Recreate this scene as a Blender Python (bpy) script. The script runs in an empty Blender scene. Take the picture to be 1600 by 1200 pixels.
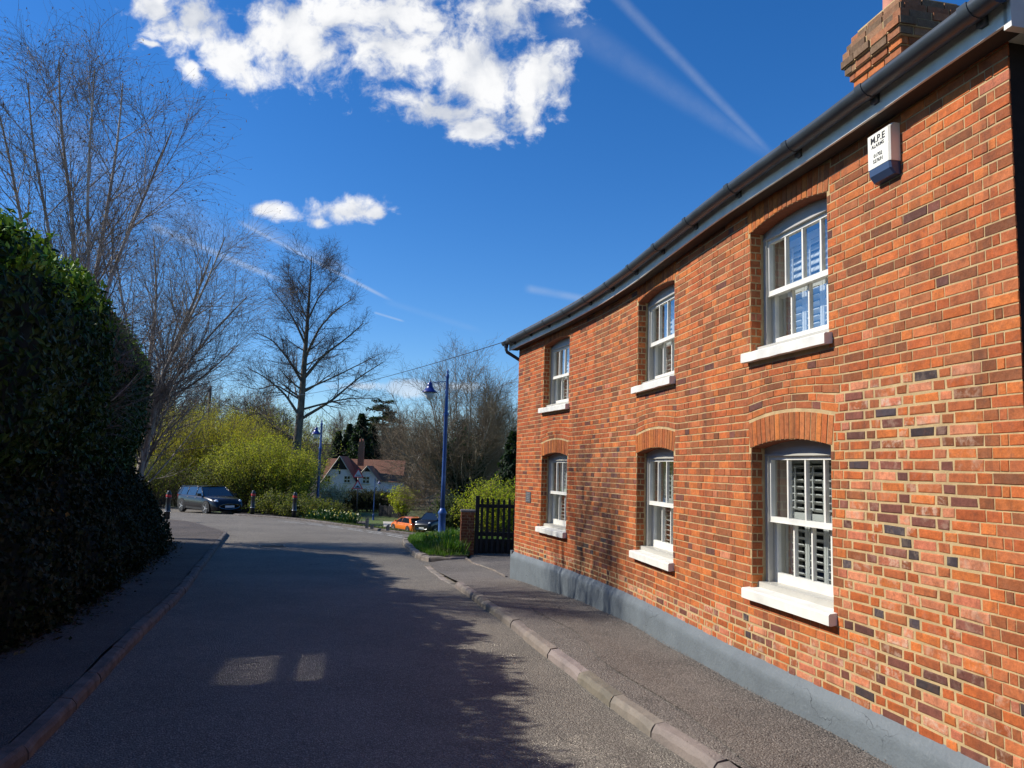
import bpy, math, random
import numpy as np
from mathutils import Vector
from mathutils.geometry import delaunay_2d_cdt
rad = math.radians
rng = np.random.default_rng(7)
random.seed(7)
SC = bpy.context.scene
COL = SC.collection

# ------------------------------------------------------------------ camera
FPX = 1190.0                      # focal length in pixels of a 1600 px wide frame
PITCH = math.atan(130 / FPX); ROLL = 0.029
CAMZ = 2.05
fwd = np.array([0, math.cos(PITCH), math.sin(PITCH)])
up0 = np.array([0, -math.sin(PITCH), math.cos(PITCH)]); rt0 = np.array([1.0, 0, 0])
upv = up0 * math.cos(ROLL) - rt0 * math.sin(ROLL)
rtv = rt0 * math.cos(ROLL) + up0 * math.sin(ROLL)
cd = bpy.data.cameras.new("camera"); cam = bpy.data.objects.new("camera", cd); COL.objects.link(cam)
from mathutils import Matrix
M = Matrix(((rtv[0], upv[0], -fwd[0], 0), (rtv[1], upv[1], -fwd[1], 0), (rtv[2], upv[2], -fwd[2], CAMZ), (0, 0, 0, 1)))
cam.matrix_world = M
cd.sensor_width = 36; cd.lens = 36 * FPX / 1600; cd.clip_start = 0.05; cd.clip_end = 3000
SC.camera = cam

# ------------------------------------------------------------------ light
SUN_EL = rad(39.2); SUN_AZ = math.atan2(-0.998, 0.061)          # from +Y towards +X
sdir = Vector((math.sin(SUN_AZ) * math.cos(SUN_EL), math.cos(SUN_AZ) * math.cos(SUN_EL), math.sin(SUN_EL)))
ld = bpy.data.lights.new("sun", 'SUN'); sun = bpy.data.objects.new("sun", ld); COL.objects.link(sun)
sun.rotation_euler = sdir.to_track_quat('Z', 'Y').to_euler()
ld.energy = 5.0; ld.angle = rad(0.5); ld.color = (1.0, 0.95, 0.86)
SC.view_settings.view_transform = 'Standard'; SC.view_settings.look = 'None'
SC.view_settings.exposure = 0.27; SC.view_settings.gamma = 1.0
SC.view_settings.use_curve_mapping = False
SC.cycles.max_bounces = 8; SC.cycles.transparent_max_bounces = 12
SC.cycles.sample_clamp_indirect = 20.0
SC.cycles.caustics_reflective = True; SC.cycles.blur_glossy = 0.0
SC.cycles.use_guiding = True; SC.cycles.use_surface_guiding = True; SC.cycles.guiding_training_samples = 128; SC.cycles.surface_guiding_probability = 0.7   # finds the sun thrown back by the windows

# ------------------------------------------------------------------ node helper
class NT:
    def __init__(s, tree): s.t = tree; s.n = tree.nodes; s.l = tree.links
    def new(s, typ, props=None, **ins):
        nd = s.n.new(typ)
        for k, v in (props or {}).items(): setattr(nd, k, v)
        for k, v in ins.items():
            key = int(k[1:]) if (k[0] == 'i' and k[1:].isdigit()) else k.replace('_', ' ')
            s.put(nd.inputs[key], v)
        return nd
    def put(s, sock, v):
        if isinstance(v, bpy.types.NodeSocket): s.l.new(v, sock)
        elif isinstance(v, bpy.types.Node): s.l.new(v.outputs[0], sock)
        else: sock.default_value = v
    def m(s, op, a, b=0.0, c=0.0, clamp=False):
        nd = s.n.new('ShaderNodeMath'); nd.operation = op; nd.use_clamp = clamp
        s.put(nd.inputs[0], a); s.put(nd.inputs[1], b)
        if op in ('MULTIPLY_ADD', 'SMOOTH_MIN', 'SMOOTH_MAX'): s.put(nd.inputs[2], c)
        return nd.outputs[0]
    def ramp(s, v, a, b, c=0.0, d=1.0, smooth=True):
        nd = s.n.new('ShaderNodeMapRange'); nd.interpolation_type = 'SMOOTHSTEP' if smooth else 'LINEAR'
        s.put(nd.inputs[0], v)
        for i, x in enumerate((a, b, c, d)): nd.inputs[i + 1].default_value = x
        return nd.outputs[0]
    def mix(s, f, a, b, blend='MIX'):
        nd = s.n.new('ShaderNodeMix'); nd.data_type = 'RGBA'; nd.blend_type = blend
        s.put(nd.inputs[0], f); s.put(nd.inputs[6], a); s.put(nd.inputs[7], b)
        return nd.outputs[2]
    def noise(s, vec, scale, detail=4.0, rough=0.55, dist=0.0, out=0):
        nd = s.n.new('ShaderNodeTexNoise'); s.put(nd.inputs['Vector'], vec)
        nd.inputs['Scale'].default_value = scale; nd.inputs['Detail'].default_value = detail
        nd.inputs['Roughness'].default_value = rough; nd.inputs['Distortion'].default_value = dist
        return nd.outputs[out]
    def vor(s, vec, scale, feat='F1', out=0):
        nd = s.n.new('ShaderNodeTexVoronoi'); nd.feature = feat; s.put(nd.inputs['Vector'], vec)
        nd.inputs['Scale'].default_value = scale
        return nd.outputs[out]
    def vm(s, op, a, b):
        nd = s.n.new('ShaderNodeVectorMath'); nd.operation = op; s.put(nd.inputs[0], a); s.put(nd.inputs[1], b)
        return nd.outputs[0]

def col4(c): return (c[0], c[1], c[2], 1.0)
MATS = {}
def mat(name, build):
    m = bpy.data.materials.new(name); m.use_nodes = True
    t = NT(m.node_tree); b = m.node_tree.nodes['Principled BSDF']
    co = t.new('ShaderNodeTexCoord').outputs['Object']
    build(t, b, co); MATS[name] = m
    return m
def bump(t, b, h, strength, dist):
    bp = t.new('ShaderNodeBump', Strength=strength, Distance=dist, Height=h)
    t.put(b.inputs['Normal'], bp.outputs[0])
def plain(name, c, rough=0.6, metal=0.0, var=0.12, scale=6.0, bmp=0.0, spec=0.5, coat=0.0):
    def f(t, b, co):
        n = t.noise(co, scale, 5)
        k = t.ramp(n, 0.3, 0.7, 1 - var, 1 + var, False)
        mul = t.new('ShaderNodeVectorMath', {'operation': 'SCALE'}); t.put(mul.inputs[0], c[:3]); t.put(mul.inputs['Scale'], k)
        t.put(b.inputs['Base Color'], mul.outputs[0])
        b.inputs['Roughness'].default_value = rough; b.inputs['Metallic'].default_value = metal
        b.inputs['Specular IOR Level'].default_value = spec
        b.inputs['Coat Weight'].default_value = coat; b.inputs['Coat Roughness'].default_value = 0.05
        if bmp: bump(t, b, t.noise(co, scale * 12, 4), bmp, 0.01)
    return mat(name, f)

# ------------------------------------------------------------------ world: sky, clouds, trails
w = bpy.data.worlds.new("World"); SC.world = w; w.use_nodes = True
W = NT(w.node_tree); bg = w.node_tree.nodes['Background']
sky = W.new('ShaderNodeTexSky', {'sky_type': 'NISHITA', 'sun_disc': False, 'sun_elevation': SUN_EL, 'sun_rotation': SUN_AZ % (2 * math.pi),
                                 'altitude': 50.0, 'air_density': 1.0, 'dust_density': 0.15, 'ozone_density': 3.0})
hs = W.new('ShaderNodeHueSaturation', Saturation=1.32, Value=1.34, Color=sky.outputs[0])
gen = W.new('ShaderNodeTexCoord').outputs['Generated']
sep = W.new('ShaderNodeSeparateXYZ', i0=gen)
dy = W.m('MAXIMUM', sep.outputs[1], 0.04)
U = W.m('DIVIDE', sep.outputs[0], dy); V = W.m('DIVIDE', sep.outputs[2], dy)
uv = W.new('ShaderNodeCombineXYZ', i0=U, i1=V).outputs[0]
front = W.ramp(sep.outputs[1], 0.04, 0.2)
def sky_uv(px, py):
    d = fwd * FPX + rtv * (px - 800) - upv * (py - 600)
    return d[0] / d[1], d[2] / d[1]
# cloud bodies: (centre px, radii, tilt) in directions of the sky
blobs = [(300, 28, 95, 62, .1), (360, 95, 72, 42, .7), (470, 50, 120, 80, .2), (610, 70, 130, 75, .3), (560, 20, 180, 70, 0),
         (740, 110, 105, 80, .25), (690, 160, 125, 42, .15), (745, 195, 60, 38, .3), (845, 120, 55, 70, -.2), (820, 175, 55, 42, 0),
         (790, 20, 90, 60, 0), (300, 110, 30, 20, .8), (230, 72, 18, 8, .3), (240, 10, 40, 30, .5)]
blobs2 = [(420, 329, 44, 16, .02), (535, 331, 64, 25, -.04), (500, 348, 22, 11, 0), (585, 333, 18, 14, 0)]
blobs3 = [(560, 604, 60, 9, 0), (640, 606, 60, 12, 0), (715, 604, 55, 9, 0)]
nz_w = W.noise(uv, 6.0, 4, .55, 0, 1)
warp = W.vm('SCALE', W.vm('SUBTRACT', nz_w, (.5, .5, .5)), (0, 0, 0)); warp.node.inputs['Scale'].default_value = 0.075
uvw = W.vm('ADD', uv, warp)
def field(bl, src):
    acc = None
    for (px, py, rx, ry, tl) in bl:
        cu, cv = sky_uv(px, py); k = 1.0 / FPX
        mp = W.new('ShaderNodeMapping', {'vector_type': 'TEXTURE'}, Vector=src)
        mp.inputs['Location'].default_value = (cu, cv, 0); mp.inputs['Rotation'].default_value = (0, 0, -tl)
        mp.inputs['Scale'].default_value = (rx * k * 1.12, ry * k * 1.12, 1)
        ln = W.new('ShaderNodeVectorMath', {'operation': 'LENGTH'}, i0=mp.outputs[0]).outputs['Value']
        f = W.m('SUBTRACT', 1.0, ln)
        acc = f if acc is None else W.m('SMOOTH_MAX', acc, f, 0.25)
    return acc
n1 = W.noise(uvw, 9.0, 9, .62)
n2 = W.noise(uvw, 34.0, 7, .62)
nn = W.m('ADD', W.m('MULTIPLY', W.m('SUBTRACT', n1, .5), 2.9), W.m('MULTIPLY', W.m('SUBTRACT', n2, .5), 1.5))
F1 = W.m('ADD', field(blobs, uvw), nn)
F2 = W.m('ADD', field(blobs2, uv), W.m('MULTIPLY', nn, 1.0))
F3 = W.m('ADD', field(blobs3, uv), W.m('MULTIPLY', nn, 1.2))
a1 = W.ramp(F1, -0.05, 0.72); a2 = W.ramp(F2, -0.05, 0.8); a3 = W.m('MULTIPLY', W.ramp(F3, 0.0, 0.9), 0.55)
alpha = W.m('MULTIPLY', W.m('MAXIMUM', W.m('MAXIMUM', a1, a2), a3), front)
n3 = W.noise(W.vm('ADD', uvw, (0.035, -0.05, 0)), 9.0, 5, .5)
n4 = W.noise(uvw, 9.0, 5, .5)
shade = W.ramp(W.m('ADD', W.m('MULTIPLY', W.m('SUBTRACT', n3, n4), -2.2), W.m('MULTIPLY', n2, .5)), -0.15, 0.55)
def trail(acc, a, b, w0, w1, amt, rough=0.5):
    (ax, ay), (bx, by) = sky_uv(*a), sky_uv(*b); k = 1 / FPX
    du, dv = bx - ax, by - ay; L2 = du * du + dv * dv
    pu = W.m('SUBTRACT', U, ax); pv = W.m('SUBTRACT', V, ay)
    t = W.m('DIVIDE', W.m('ADD', W.m('MULTIPLY', pu, du), W.m('MULTIPLY', pv, dv)), L2)
    tc = W.m('MINIMUM', W.m('MAXIMUM', t, 0.0), 1.0)
    d = W.m('DIVIDE', W.m('ABSOLUTE', W.m('SUBTRACT', W.m('MULTIPLY', pu, dv), W.m('MULTIPLY', pv, du))), math.sqrt(L2))
    wd = W.m('MULTIPLY_ADD', tc, (w1 - w0) * k, w0 * k)
    prof = W.m('SUBTRACT', 1.0, W.ramp(W.m('DIVIDE', d, wd), 0.0, 1.0))
    ends = W.m('MULTIPLY', W.ramp(t, -0.02, 0.08), W.m('SUBTRACT', 1.0, W.ramp(t, 0.82, 1.0)))
    v = W.m('MULTIPLY', W.m('MULTIPLY', prof, ends), W.m('MULTIPLY', W.ramp(n2, 0.5 - rough, 0.5 + rough * .6, 0.35, 1.0), amt))
    return v if acc is None else W.m('MAXIMUM', acc, v)
tr = None
for a, b, w0, w1, amt in [((940, -30), (1225, 262), 17, 10, .17), ((860, 20), (1235, 262), 45, 14, .10), ((370, 345), (622, 475), 7, 4, .42),
                          ((230, 350), (455, 445), 12, 7, .40), ((60, 200), (430, 430), 60, 40, .10), ((820, 450), (960, 476), 10, 9, .22),
                          ((584, 488), (634, 503), 3, 2.5, .3), ((600, 470), (760, 520), 8, 8, .05), ((380, 348), (560, 430), 22, 10, .2)]:
    tr = trail(tr, a, b, w0, w1, amt)
tr = W.m('MULTIPLY', tr, front)
cloudcol = W.mix(shade, (7.2, 7.6, 8.4, 1), (11.2, 11.2, 11.2, 1))
skyc = W.mix(1.0, hs.outputs[0], (.84, 1.0, 1.24, 1), 'MULTIPLY')
c1 = W.mix(W.m('MULTIPLY', alpha, 0.97), skyc, cloudcol)
c2 = W.mix(tr, c1, (7.6, 8.2, 9.0, 1))
W.put(bg.inputs[0], c2); bg.inputs[1].default_value = 0.075

# ------------------------------------------------------------------ mesh helper
def quads_box(c, s, rot=None):
    x, y, z = s[0] / 2, s[1] / 2, s[2] / 2
    v = np.array([(-x, -y, -z), (x, -y, -z), (x, y, -z), (-x, y, -z), (-x, -y, z), (x, -y, z), (x, y, z), (-x, y, z)])
    if rot is not None: v = v @ np.asarray(rot).T
    return v + np.asarray(c), np.array([(3, 2, 1, 0), (4, 5, 6, 7), (0, 1, 5, 4), (1, 2, 6, 5), (2, 3, 7, 6), (3, 0, 4, 7)])
def rotz(a): c, s = math.cos(a), math.sin(a); return np.array([(c, -s, 0), (s, c, 0), (0, 0, 1.0)])
def rotx(a): c, s = math.cos(a), math.sin(a); return np.array([(1.0, 0, 0), (0, c, -s), (0, s, c)])
def roty(a): c, s = math.cos(a), math.sin(a); return np.array([(c, 0, s), (0, 1.0, 0), (-s, 0, c)])
class MB:
    def __init__(s): s.V = []; s.F = []; s.C = []; s.M = []; s.n = 0
    def add(s, v, f, col=(1, 1, 1, 1), m=0):
        v = np.asarray(v, float).reshape(-1, 3); f = np.asarray(f, int)
        if len(v) == 0 or len(f) == 0: return s
        c = np.asarray(col, float)
        if c.ndim == 1: c = np.tile(c, (len(v), 1))
        s.V.append(v); s.C.append(c); s.F.append(f + s.n); s.M.append(np.full(len(f), m)); s.n += len(v)
        return s
    def box(s, c, size, rot=None, col=(1, 1, 1, 1), m=0):
        v, f = quads_box(c, size, rot); return s.add(v, f, col, m)
    def tube(s, P, R, k=8, col=(1, 1, 1, 1), m=0, cap=True):
        P = np.asarray(P, float); n = len(P); R = np.full(n, R) if np.isscalar(R) else np.asarray(R, float)
        s.tubes(P[None], R[None], k, col, m)
        if cap:
            a = s.n - n * k
            s.F.append(np.array([list(range(a, a + k))[::-1]])); s.M.append(np.array([m]))
            s.F.append(np.array([list(range(s.n - k, s.n))])); s.M.append(np.array([m]))
        return s
    def tubes(s, P, R, k=3, col=(1, 1, 1, 1), m=0):
        P = np.asarray(P, float); mm, n = P.shape[:2]
        T = np.gradient(P, axis=1); T /= np.linalg.norm(T, axis=2, keepdims=True) + 1e-12
        ref = np.where(np.abs(T[:, :1, 2:3]) > .9, np.array([1.0, 0, 0]), np.array([0, 0, 1.0]))
        A = np.cross(T, np.broadcast_to(ref, T.shape)); A /= np.linalg.norm(A, axis=2, keepdims=True) + 1e-12
        B = np.cross(T, A)
        th = np.arange(k) * 2 * math.pi / k
        ring = A[:, :, None, :] * np.cos(th)[None, None, :, None] + B[:, :, None, :] * np.sin(th)[None, None, :, None]
        v = (P[:, :, None, :] + ring * R[:, :, None, None]).reshape(-1, 3)
        i = np.arange(mm)[:, None, None] * n * k; j = np.arange(n - 1)[None, :, None] * k; q = np.arange(k)[None, None, :]
        a = i + j + q; b = i + j + (q + 1) % k
        f = np.stack([a, b, b + k, a + k], -1).reshape(-1, 4)
        c = np.asarray(col, float)
        if c.ndim == 2: c = np.repeat(c, n * k, axis=0)
        return s.add(v, f, c, m)
    def lathe(s, prof, c=(0, 0, 0), k=16, col=(1, 1, 1, 1), m=0):
        prof = np.asarray(prof, float); th = np.arange(k) * 2 * math.pi / k
        v = np.stack([prof[:, :1] * np.cos(th), prof[:, :1] * np.sin(th), np.repeat(prof[:, 1:2], k, 1)], -1).reshape(-1, 3) + np.asarray(c)
        n = len(prof); j = np.arange(n - 1)[:, None] * k; q = np.arange(k)[None, :]
        a = j + q; b = j + (q + 1) % k
        s.add(v, np.stack([a, b, b + k, a + k], -1).reshape(-1, 4), col, m)
        a0 = s.n - n * k
        s.F.append(np.array([list(range(a0, a0 + k))[::-1]])); s.M.append(np.array([m]))
        s.F.append(np.array([list(range(s.n - k, s.n))])); s.M.append(np.array([m]))
        return s
    def poly_extrude(s, pts, vec, col=(1, 1, 1, 1), m=0):
        p = np.asarray(pts, float); n = len(p); v = np.vstack([p, p + np.asarray(vec)])
        s.add(v, [[i, (i + 1) % n, n + (i + 1) % n, n + i] for i in range(n)], col, m)
        a = s.n - 2 * n
        s.F.append(np.array([list(range(a, a + n))[::-1]])); s.M.append(np.array([m]))
        s.F.append(np.array([list(range(a + n, a + 2 * n))])); s.M.append(np.array([m]))
        return s
    def build(s, name, mats, parent=None, smooth=False, link=True):
        me = bpy.data.meshes.new(name)
        if s.n:
            V = np.vstack(s.V); me.vertices.add(len(V)); me.vertices.foreach_set('co', V.astype(np.float32).ravel())
            loops = np.concatenate([f.ravel() for f in s.F]); sizes = np.concatenate([np.full(len(f), f.shape[1]) for f in s.F])
            me.loops.add(len(loops)); me.loops.foreach_set('vertex_index', loops.astype(np.int32))
            st = np.concatenate([[0], np.cumsum(sizes)[:-1]])
            me.polygons.add(len(sizes)); me.polygons.foreach_set('loop_start', st.astype(np.int32))
            me.polygons.foreach_set('loop_total', sizes.astype(np.int32))
            me.polygons.foreach_set('material_index', np.concatenate(s.M).astype(np.int32))
            me.polygons.foreach_set('use_smooth', np.full(len(sizes), bool(smooth)))
            at = me.color_attributes.new('Col', 'FLOAT_COLOR', 'POINT')
            at.data.foreach_set('color', np.vstack(s.C).astype(np.float32).ravel())
            me.update(calc_edges=True); me.validate()
        for mm in (mats if isinstance(mats, (list, tuple)) else [mats]): me.materials.append(mm)
        o = bpy.data.objects.new(name, me); COL.objects.link(o)
        if parent is not None: o.parent = parent
        return o
def tag(o, label=None, cat=None, group=None, kind=None):
    if label: o['label'] = label
    if cat: o['category'] = cat
    if group: o['group'] = group
    if kind: o['kind'] = kind
    return o
def empty(name, loc, label, cat, group=None, rz=0.0):
    o = bpy.data.objects.new(name, None); COL.objects.link(o); o.location = loc; o.rotation_euler = (0, 0, rz)
    return tag(o, label, cat, group)
def copy_tree(o, parent=None):
    c = o.copy(); COL.objects.link(c)
    if parent is not None: c.parent = parent
    for ch in list(o.children): copy_tree(ch, c)
    return c

# ------------------------------------------------------------------ terrain
YS = [-30, 5, 7.5, 9.6, 12.2, 15.2, 20, 30, 36, 42, 60, 90, 400]
ZS = [.12, .10, .06, .01, -.06, -.20, -.30, -.51, -.60, -.88, -1.3, -1.7, -1.7]
def sdist(x, y): return (x + 13) * .762 + (y - 38) * .647 - .6
def g(x, y):
    x = np.asarray(x, float); y = np.asarray(y, float)
    z = np.interp(y, YS, ZS) - np.clip(.125 * sdist(x, y), 0, 2.9)
    t = np.clip((y - 140) / 180, 0, 1)
    return z + 14 * t * t * (3 - 2 * t)
def gz(x, y): return float(g(x, y))
def drape(name, poly, off, m, res=0.5, kind='structure', parent=None, zfun=None):
    poly = [tuple(p) for p in poly]
    dens = []
    for i, a in enumerate(poly):
        b = poly[(i + 1) % len(poly)]; n = max(1, int(math.dist(a, b) / res))
        for j in range(n): dens.append((a[0] + (b[0] - a[0]) * j / n, a[1] + (b[1] - a[1]) * j / n))
    xs = [p[0] for p in poly]; ys = [p[1] for p in poly]
    P = [Vector(p) for p in dens]; edges = [(i, (i + 1) % len(dens)) for i in range(len(dens))]
    for x in np.arange(min(xs) + res * .37, max(xs), res):
        for y in np.arange(min(ys) + res * .41, max(ys), res):
            ins = False; j = len(poly) - 1
            for i in range(len(poly)):
                if (ys[i] > y) != (ys[j] > y) and x < (xs[j] - xs[i]) * (y - ys[i]) / (ys[j] - ys[i]) + xs[i]: ins = not ins
                j = i
            if ins: P.append(Vector((x + random.uniform(-.1, .1) * res, y + random.uniform(-.1, .1) * res)))
    v, e, f, *_ = delaunay_2d_cdt(P, edges, [], 1, 1e-4)
    v = np.array([(p.x, p.y) for p in v]); z = g(v[:, 0], v[:, 1]) + off
    if zfun is not None: z = z + zfun(v[:, 0], v[:, 1])
    f3 = []
    for t in f:
        a, b, c = v[t[0]], v[t[1]], v[t[2]]
        f3.append(t if (b[0] - a[0]) * (c[1] - a[1]) - (b[1] - a[1]) * (c[0] - a[0]) > 0 else t[::-1])
    o = MB().add(np.column_stack([v, z]), np.array(f3)).build(name, m, parent, smooth=True)
    if kind: o['kind'] = kind
    return o
# ------------------------------------------------------------------ materials
def asphalt(name, base, dark, patch=0.5, spec=0.3, grain=1.0, tint=None):
    def f(t, b, co):
        ag = t.vor(co, 75.0); ag2 = t.vor(co, 150.0)
        sp = t.vor(co, 75.0, 'F1', 1)
        big = t.noise(co, 0.55, 6, .6); mid = t.noise(co, 4.0, 6, .65)
        c = t.mix(t.ramp(big, .35, .68), base + (1,), dark + (1,))
        c = t.mix(t.m('MULTIPLY', t.ramp(mid, .45, .75), patch), c, tuple(x * .6 for x in dark) + (1,))
        stone = t.ramp(t.new('ShaderNodeSeparateColor', i0=sp).outputs[0], .55, 1.0)
        c = t.mix(t.m('MULTIPLY', stone, .55 * grain), c, tuple(min(1, x * 1.9) for x in base) + (1,))
        c = t.mix(t.m('MULTIPLY', t.ramp(ag, .35, .6), .5 * grain), c, tuple(x * .3 for x in dark) + (1,))
        # fine cracks and tar lines
        wv = t.vm('ADD', co, t.vm('MULTIPLY', t.noise(co, 2.0, 3, .5, 0, 1), (.5, .5, 0)))
        cr = t.vor(wv, 0.8, 'DISTANCE_TO_EDGE')
        c = t.mix(t.m('MULTIPLY', t.ramp(cr, .006, .0), t.m('MULTIPLY', t.ramp(t.noise(co, .5, 2), .5, .62), .6)), c, tuple(x * .3 for x in dark) + (1,))
        t.put(b.inputs['Base Color'], c); b.inputs['Roughness'].default_value = .82
        b.inputs['Specular IOR Level'].default_value = spec
        h = t.m('ADD', t.m('MULTIPLY', ag, -1.0), t.m('MULTIPLY', t.noise(co, 45, 5, .7), .8))
        bump(t, b, h, .9, .012)
    return mat(name, f)
asphalt('road', (.24, .21, .17), (.165, .145, .12), .35)
asphalt('path', (.225, .195, .165), (.14, .122, .105), .6)
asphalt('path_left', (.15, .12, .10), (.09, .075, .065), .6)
asphalt('trench', (.21, .18, .15), (.15, .125, .105), .4)
def _kerb(t, b, co):
    n = t.noise(co, 3, 6, .6); f = t.noise(co, 60, 5, .7)
    a = t.new('ShaderNodeAttribute', {'attribute_name': 'Col'}).outputs['Color']
    c = t.mix(t.ramp(n, .35, .7), (.25, .21, .175, 1), (.155, .135, .115, 1))
    c = t.mix(1.0, c, a, 'MULTIPLY'); c = t.mix(t.m('MULTIPLY', t.ramp(f, .5, .8), .6), c, (.12, .10, .085, 1))
    t.put(b.inputs['Base Color'], c); b.inputs['Roughness'].default_value = .85
    bump(t, b, t.noise(co, 35, 6, .7), .8, .012)
mat('kerb', _kerb)
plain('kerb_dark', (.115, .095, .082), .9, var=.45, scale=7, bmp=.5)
def _brick(t, b, co):
    at = t.new('ShaderNodeAttribute', {'attribute_name': 'Col'})
    n = t.noise(co, 22, 7, .65); f = t.noise(co, 90, 5, .7); l = t.noise(co, 1.1, 4, .6)
    k = t.m('MULTIPLY', t.ramp(n, .25, .75, .68, 1.3, False), t.ramp(f, .3, .7, .86, 1.14, False))
    mul = t.new('ShaderNodeVectorMath', {'operation': 'SCALE'}); t.put(mul.inputs[0], at.outputs['Color']); t.put(mul.inputs['Scale'], k)
    c = t.mix(t.m('MULTIPLY', t.ramp(t.noise(co, 16, 5, .7), .52, .72), .5), mul.outputs[0], (.12, .05, .028, 1))
    bl = t.m('MULTIPLY', at.outputs['Alpha'], t.ramp(t.noise(co, 15, 8, .68, .3), .44, .66))
    c = t.mix(t.m('MULTIPLY', bl, .85), c, (.58, .42, .30, 1))
    c = t.mix(t.m('MULTIPLY', t.ramp(l, .5, .8), .28), c, (.14, .06, .035, 1))
    st = t.noise(t.vm('MULTIPLY', co, (5, 5, .55)), 1.0, 5, .6); c = t.mix(t.m('MULTIPLY', t.ramp(st, .52, .70), .5), c, (.10, .045, .028, 1))
    pit = t.ramp(t.vor(co, 75), .0, .16)
    c = t.mix(t.m('MULTIPLY', t.m('SUBTRACT', 1.0, pit), .55), c, (.03, .015, .01, 1))
    t.put(b.inputs['Base Color'], c); b.inputs['Roughness'].default_value = .86; b.inputs['Specular IOR Level'].default_value = .3
    bump(t, b, t.m('ADD', t.noise(co, 55, 7, .7), t.m('MULTIPLY', pit, .5)), .75, .006)
mat('brick', _brick)
def _mortar(t, b, co):
    n = t.noise(co, 9, 6, .65)
    c = t.mix(t.ramp(n, .3, .7), (.54, .385, .19, 1), (.40, .28, .135, 1))
    c = t.mix(t.ramp(t.noise(co, 120, 4, .7), .55, .75), c, (.24, .17, .10, 1))
    t.put(b.inputs['Base Color'], c); b.inputs['Roughness'].default_value = .95
    bump(t, b, t.noise(co, 90, 5, .7), .8, .004)
mat('mortar', _mortar)
def _pbrick(t, b, co):
    sp = t.new('ShaderNodeSeparateXYZ', i0=co)
    v = t.new('ShaderNodeCombineXYZ', i0=t.m('ADD', sp.outputs[0], sp.outputs[1]), i1=sp.outputs[2]).outputs[0]
    br = t.new('ShaderNodeTexBrick', Vector=v, Color1=(.30, .09, .04, 1), Color2=(.16, .06, .035, 1), Mortar=(.34, .26, .17, 1), Scale=1.0, Mortar_Size=.008, Bias=-.1, Brick_Width=.225, Row_Height=.074)
    c = t.mix(t.m('MULTIPLY', t.ramp(t.noise(co, 6, 6, .7), .4, .7), .55), br.outputs[0], (.09, .05, .035, 1))
    t.put(b.inputs['Base Color'], c); b.inputs['Roughness'].default_value = .9
    bump(t, b, t.m('ADD', t.m('MULTIPLY', br.outputs['Fac'], -1.0), t.noise(co, 50, 4)), .5, .01)
mat('plain_brick', _pbrick)
plain('gable_shade_brick', (.022, .016, .014), .85, var=.3, scale=14, bmp=.3)  # near gable only: its deep shade is put into the brick colour
def _plinth(t, b, co):
    n = t.noise(co, 3, 7, .65)
    c = t.mix(t.ramp(n, .35, .7), (.135, .157, .17, 1), (.112, .13, .142, 1))
    c = t.mix(t.m('MULTIPLY', t.ramp(t.noise(co, 14, 6, .7, .8), .55, .72), .45), c, (.20, .22, .225, 1))
    cr = t.vor(t.vm('ADD', co, t.vm('MULTIPLY', t.noise(co, 5, 3, .5, 0, 1), (.3, .3, .3))), 2.2, 'DISTANCE_TO_EDGE')
    c = t.mix(t.m('MULTIPLY', t.ramp(cr, .008, 0), t.ramp(t.noise(co, 1.3, 2), .5, .6)), c, (.03, .035, .04, 1))
    t.put(b.inputs['Base Color'], c); b.inputs['Roughness'].default_value = .62
    bump(t, b, t.m('ADD', n, t.m('MULTIPLY', t.noise(co, 40, 5), .3)), .55, .03)
mat('plinth', _plinth)
plain('white_paint', (.72, .70, .63), .5, var=.12, scale=5, bmp=.05)
plain('sash_paint', (.46, .44, .385), .4, var=.05, scale=5)
plain('shutter_paint', (.80, .79, .75), .5, var=.03)
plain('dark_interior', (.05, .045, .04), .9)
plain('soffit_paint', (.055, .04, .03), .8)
plain('gutter', (.045, .053, .06), .38, var=.25, scale=3, spec=.6)
plain('terracotta', (.42, .17, .11), .8, var=.2, scale=8, bmp=.2)
plain('slate', (.08, .085, .10), .7, var=.3, scale=8, bmp=.3)
plain('black_metal', (.016, .016, .019), .4, var=.2, spec=.5)
plain('black_wood', (.014, .013, .013), .75, var=.4, scale=20, bmp=.3)
plain('red_band', (.45, .025, .02), .45)
plain('silver', (.55, .55, .56), .35, metal=.8)
plain('lamp_blue', (.022, .07, .24), .38, var=.12, spec=.6)
plain('lamp_navy', (.012, .022, .16), .3, var=.12, spec=.7)
plain('alarm_cream', (.80, .77, .66), .4, var=.02)
plain('alarm_blue', (.05, .08, .15), .3, var=.05)
plain('ink', (.012, .012, .015), .6)
plain('plaque_metal', (.13, .12, .12), .5, metal=.3, var=.4, scale=60)
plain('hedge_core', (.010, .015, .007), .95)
plain('weathered_wood', (.20, .175, .14), .9, var=.4, scale=12, bmp=.3)
plain('soil', (.055, .042, .03), .95, var=.5, scale=14, bmp=.6)
plain('pole_wood', (.045, .035, .028), .9, var=.3, scale=9, bmp=.4)
plain('road_paint', (.42, .41, .38), .8, var=.6, scale=14)
plain('light_stone', (.45, .41, .34), .85, var=.3, scale=9, bmp=.3)
plain('car_black', (.004, .004, .007), .3, spec=.35, coat=.35, var=.0)
plain('car_orange', (.75, .17, .012), .3, spec=.5, coat=.8, var=.0)
plain('car_navy', (.008, .011, .018), .3, spec=.35, coat=.35, var=.0)
plain('car_glass', (.01, .014, .018), .06, spec=.9, coat=.5, var=.0)
plain('tyre', (.015, .015, .015), .85)
plain('alloy', (.62, .62, .63), .3, metal=.7, var=.03)
plain('headlight', (.75, .78, .82), .12, spec=.8, var=.02)
plain('tail_red', (.35, .02, .02), .2, var=.05)
plain('plate_white', (.72, .72, .70), .5, var=.02)
plain('chrome', (.6, .6, .6), .15, metal=1.0, var=.0)
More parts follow.
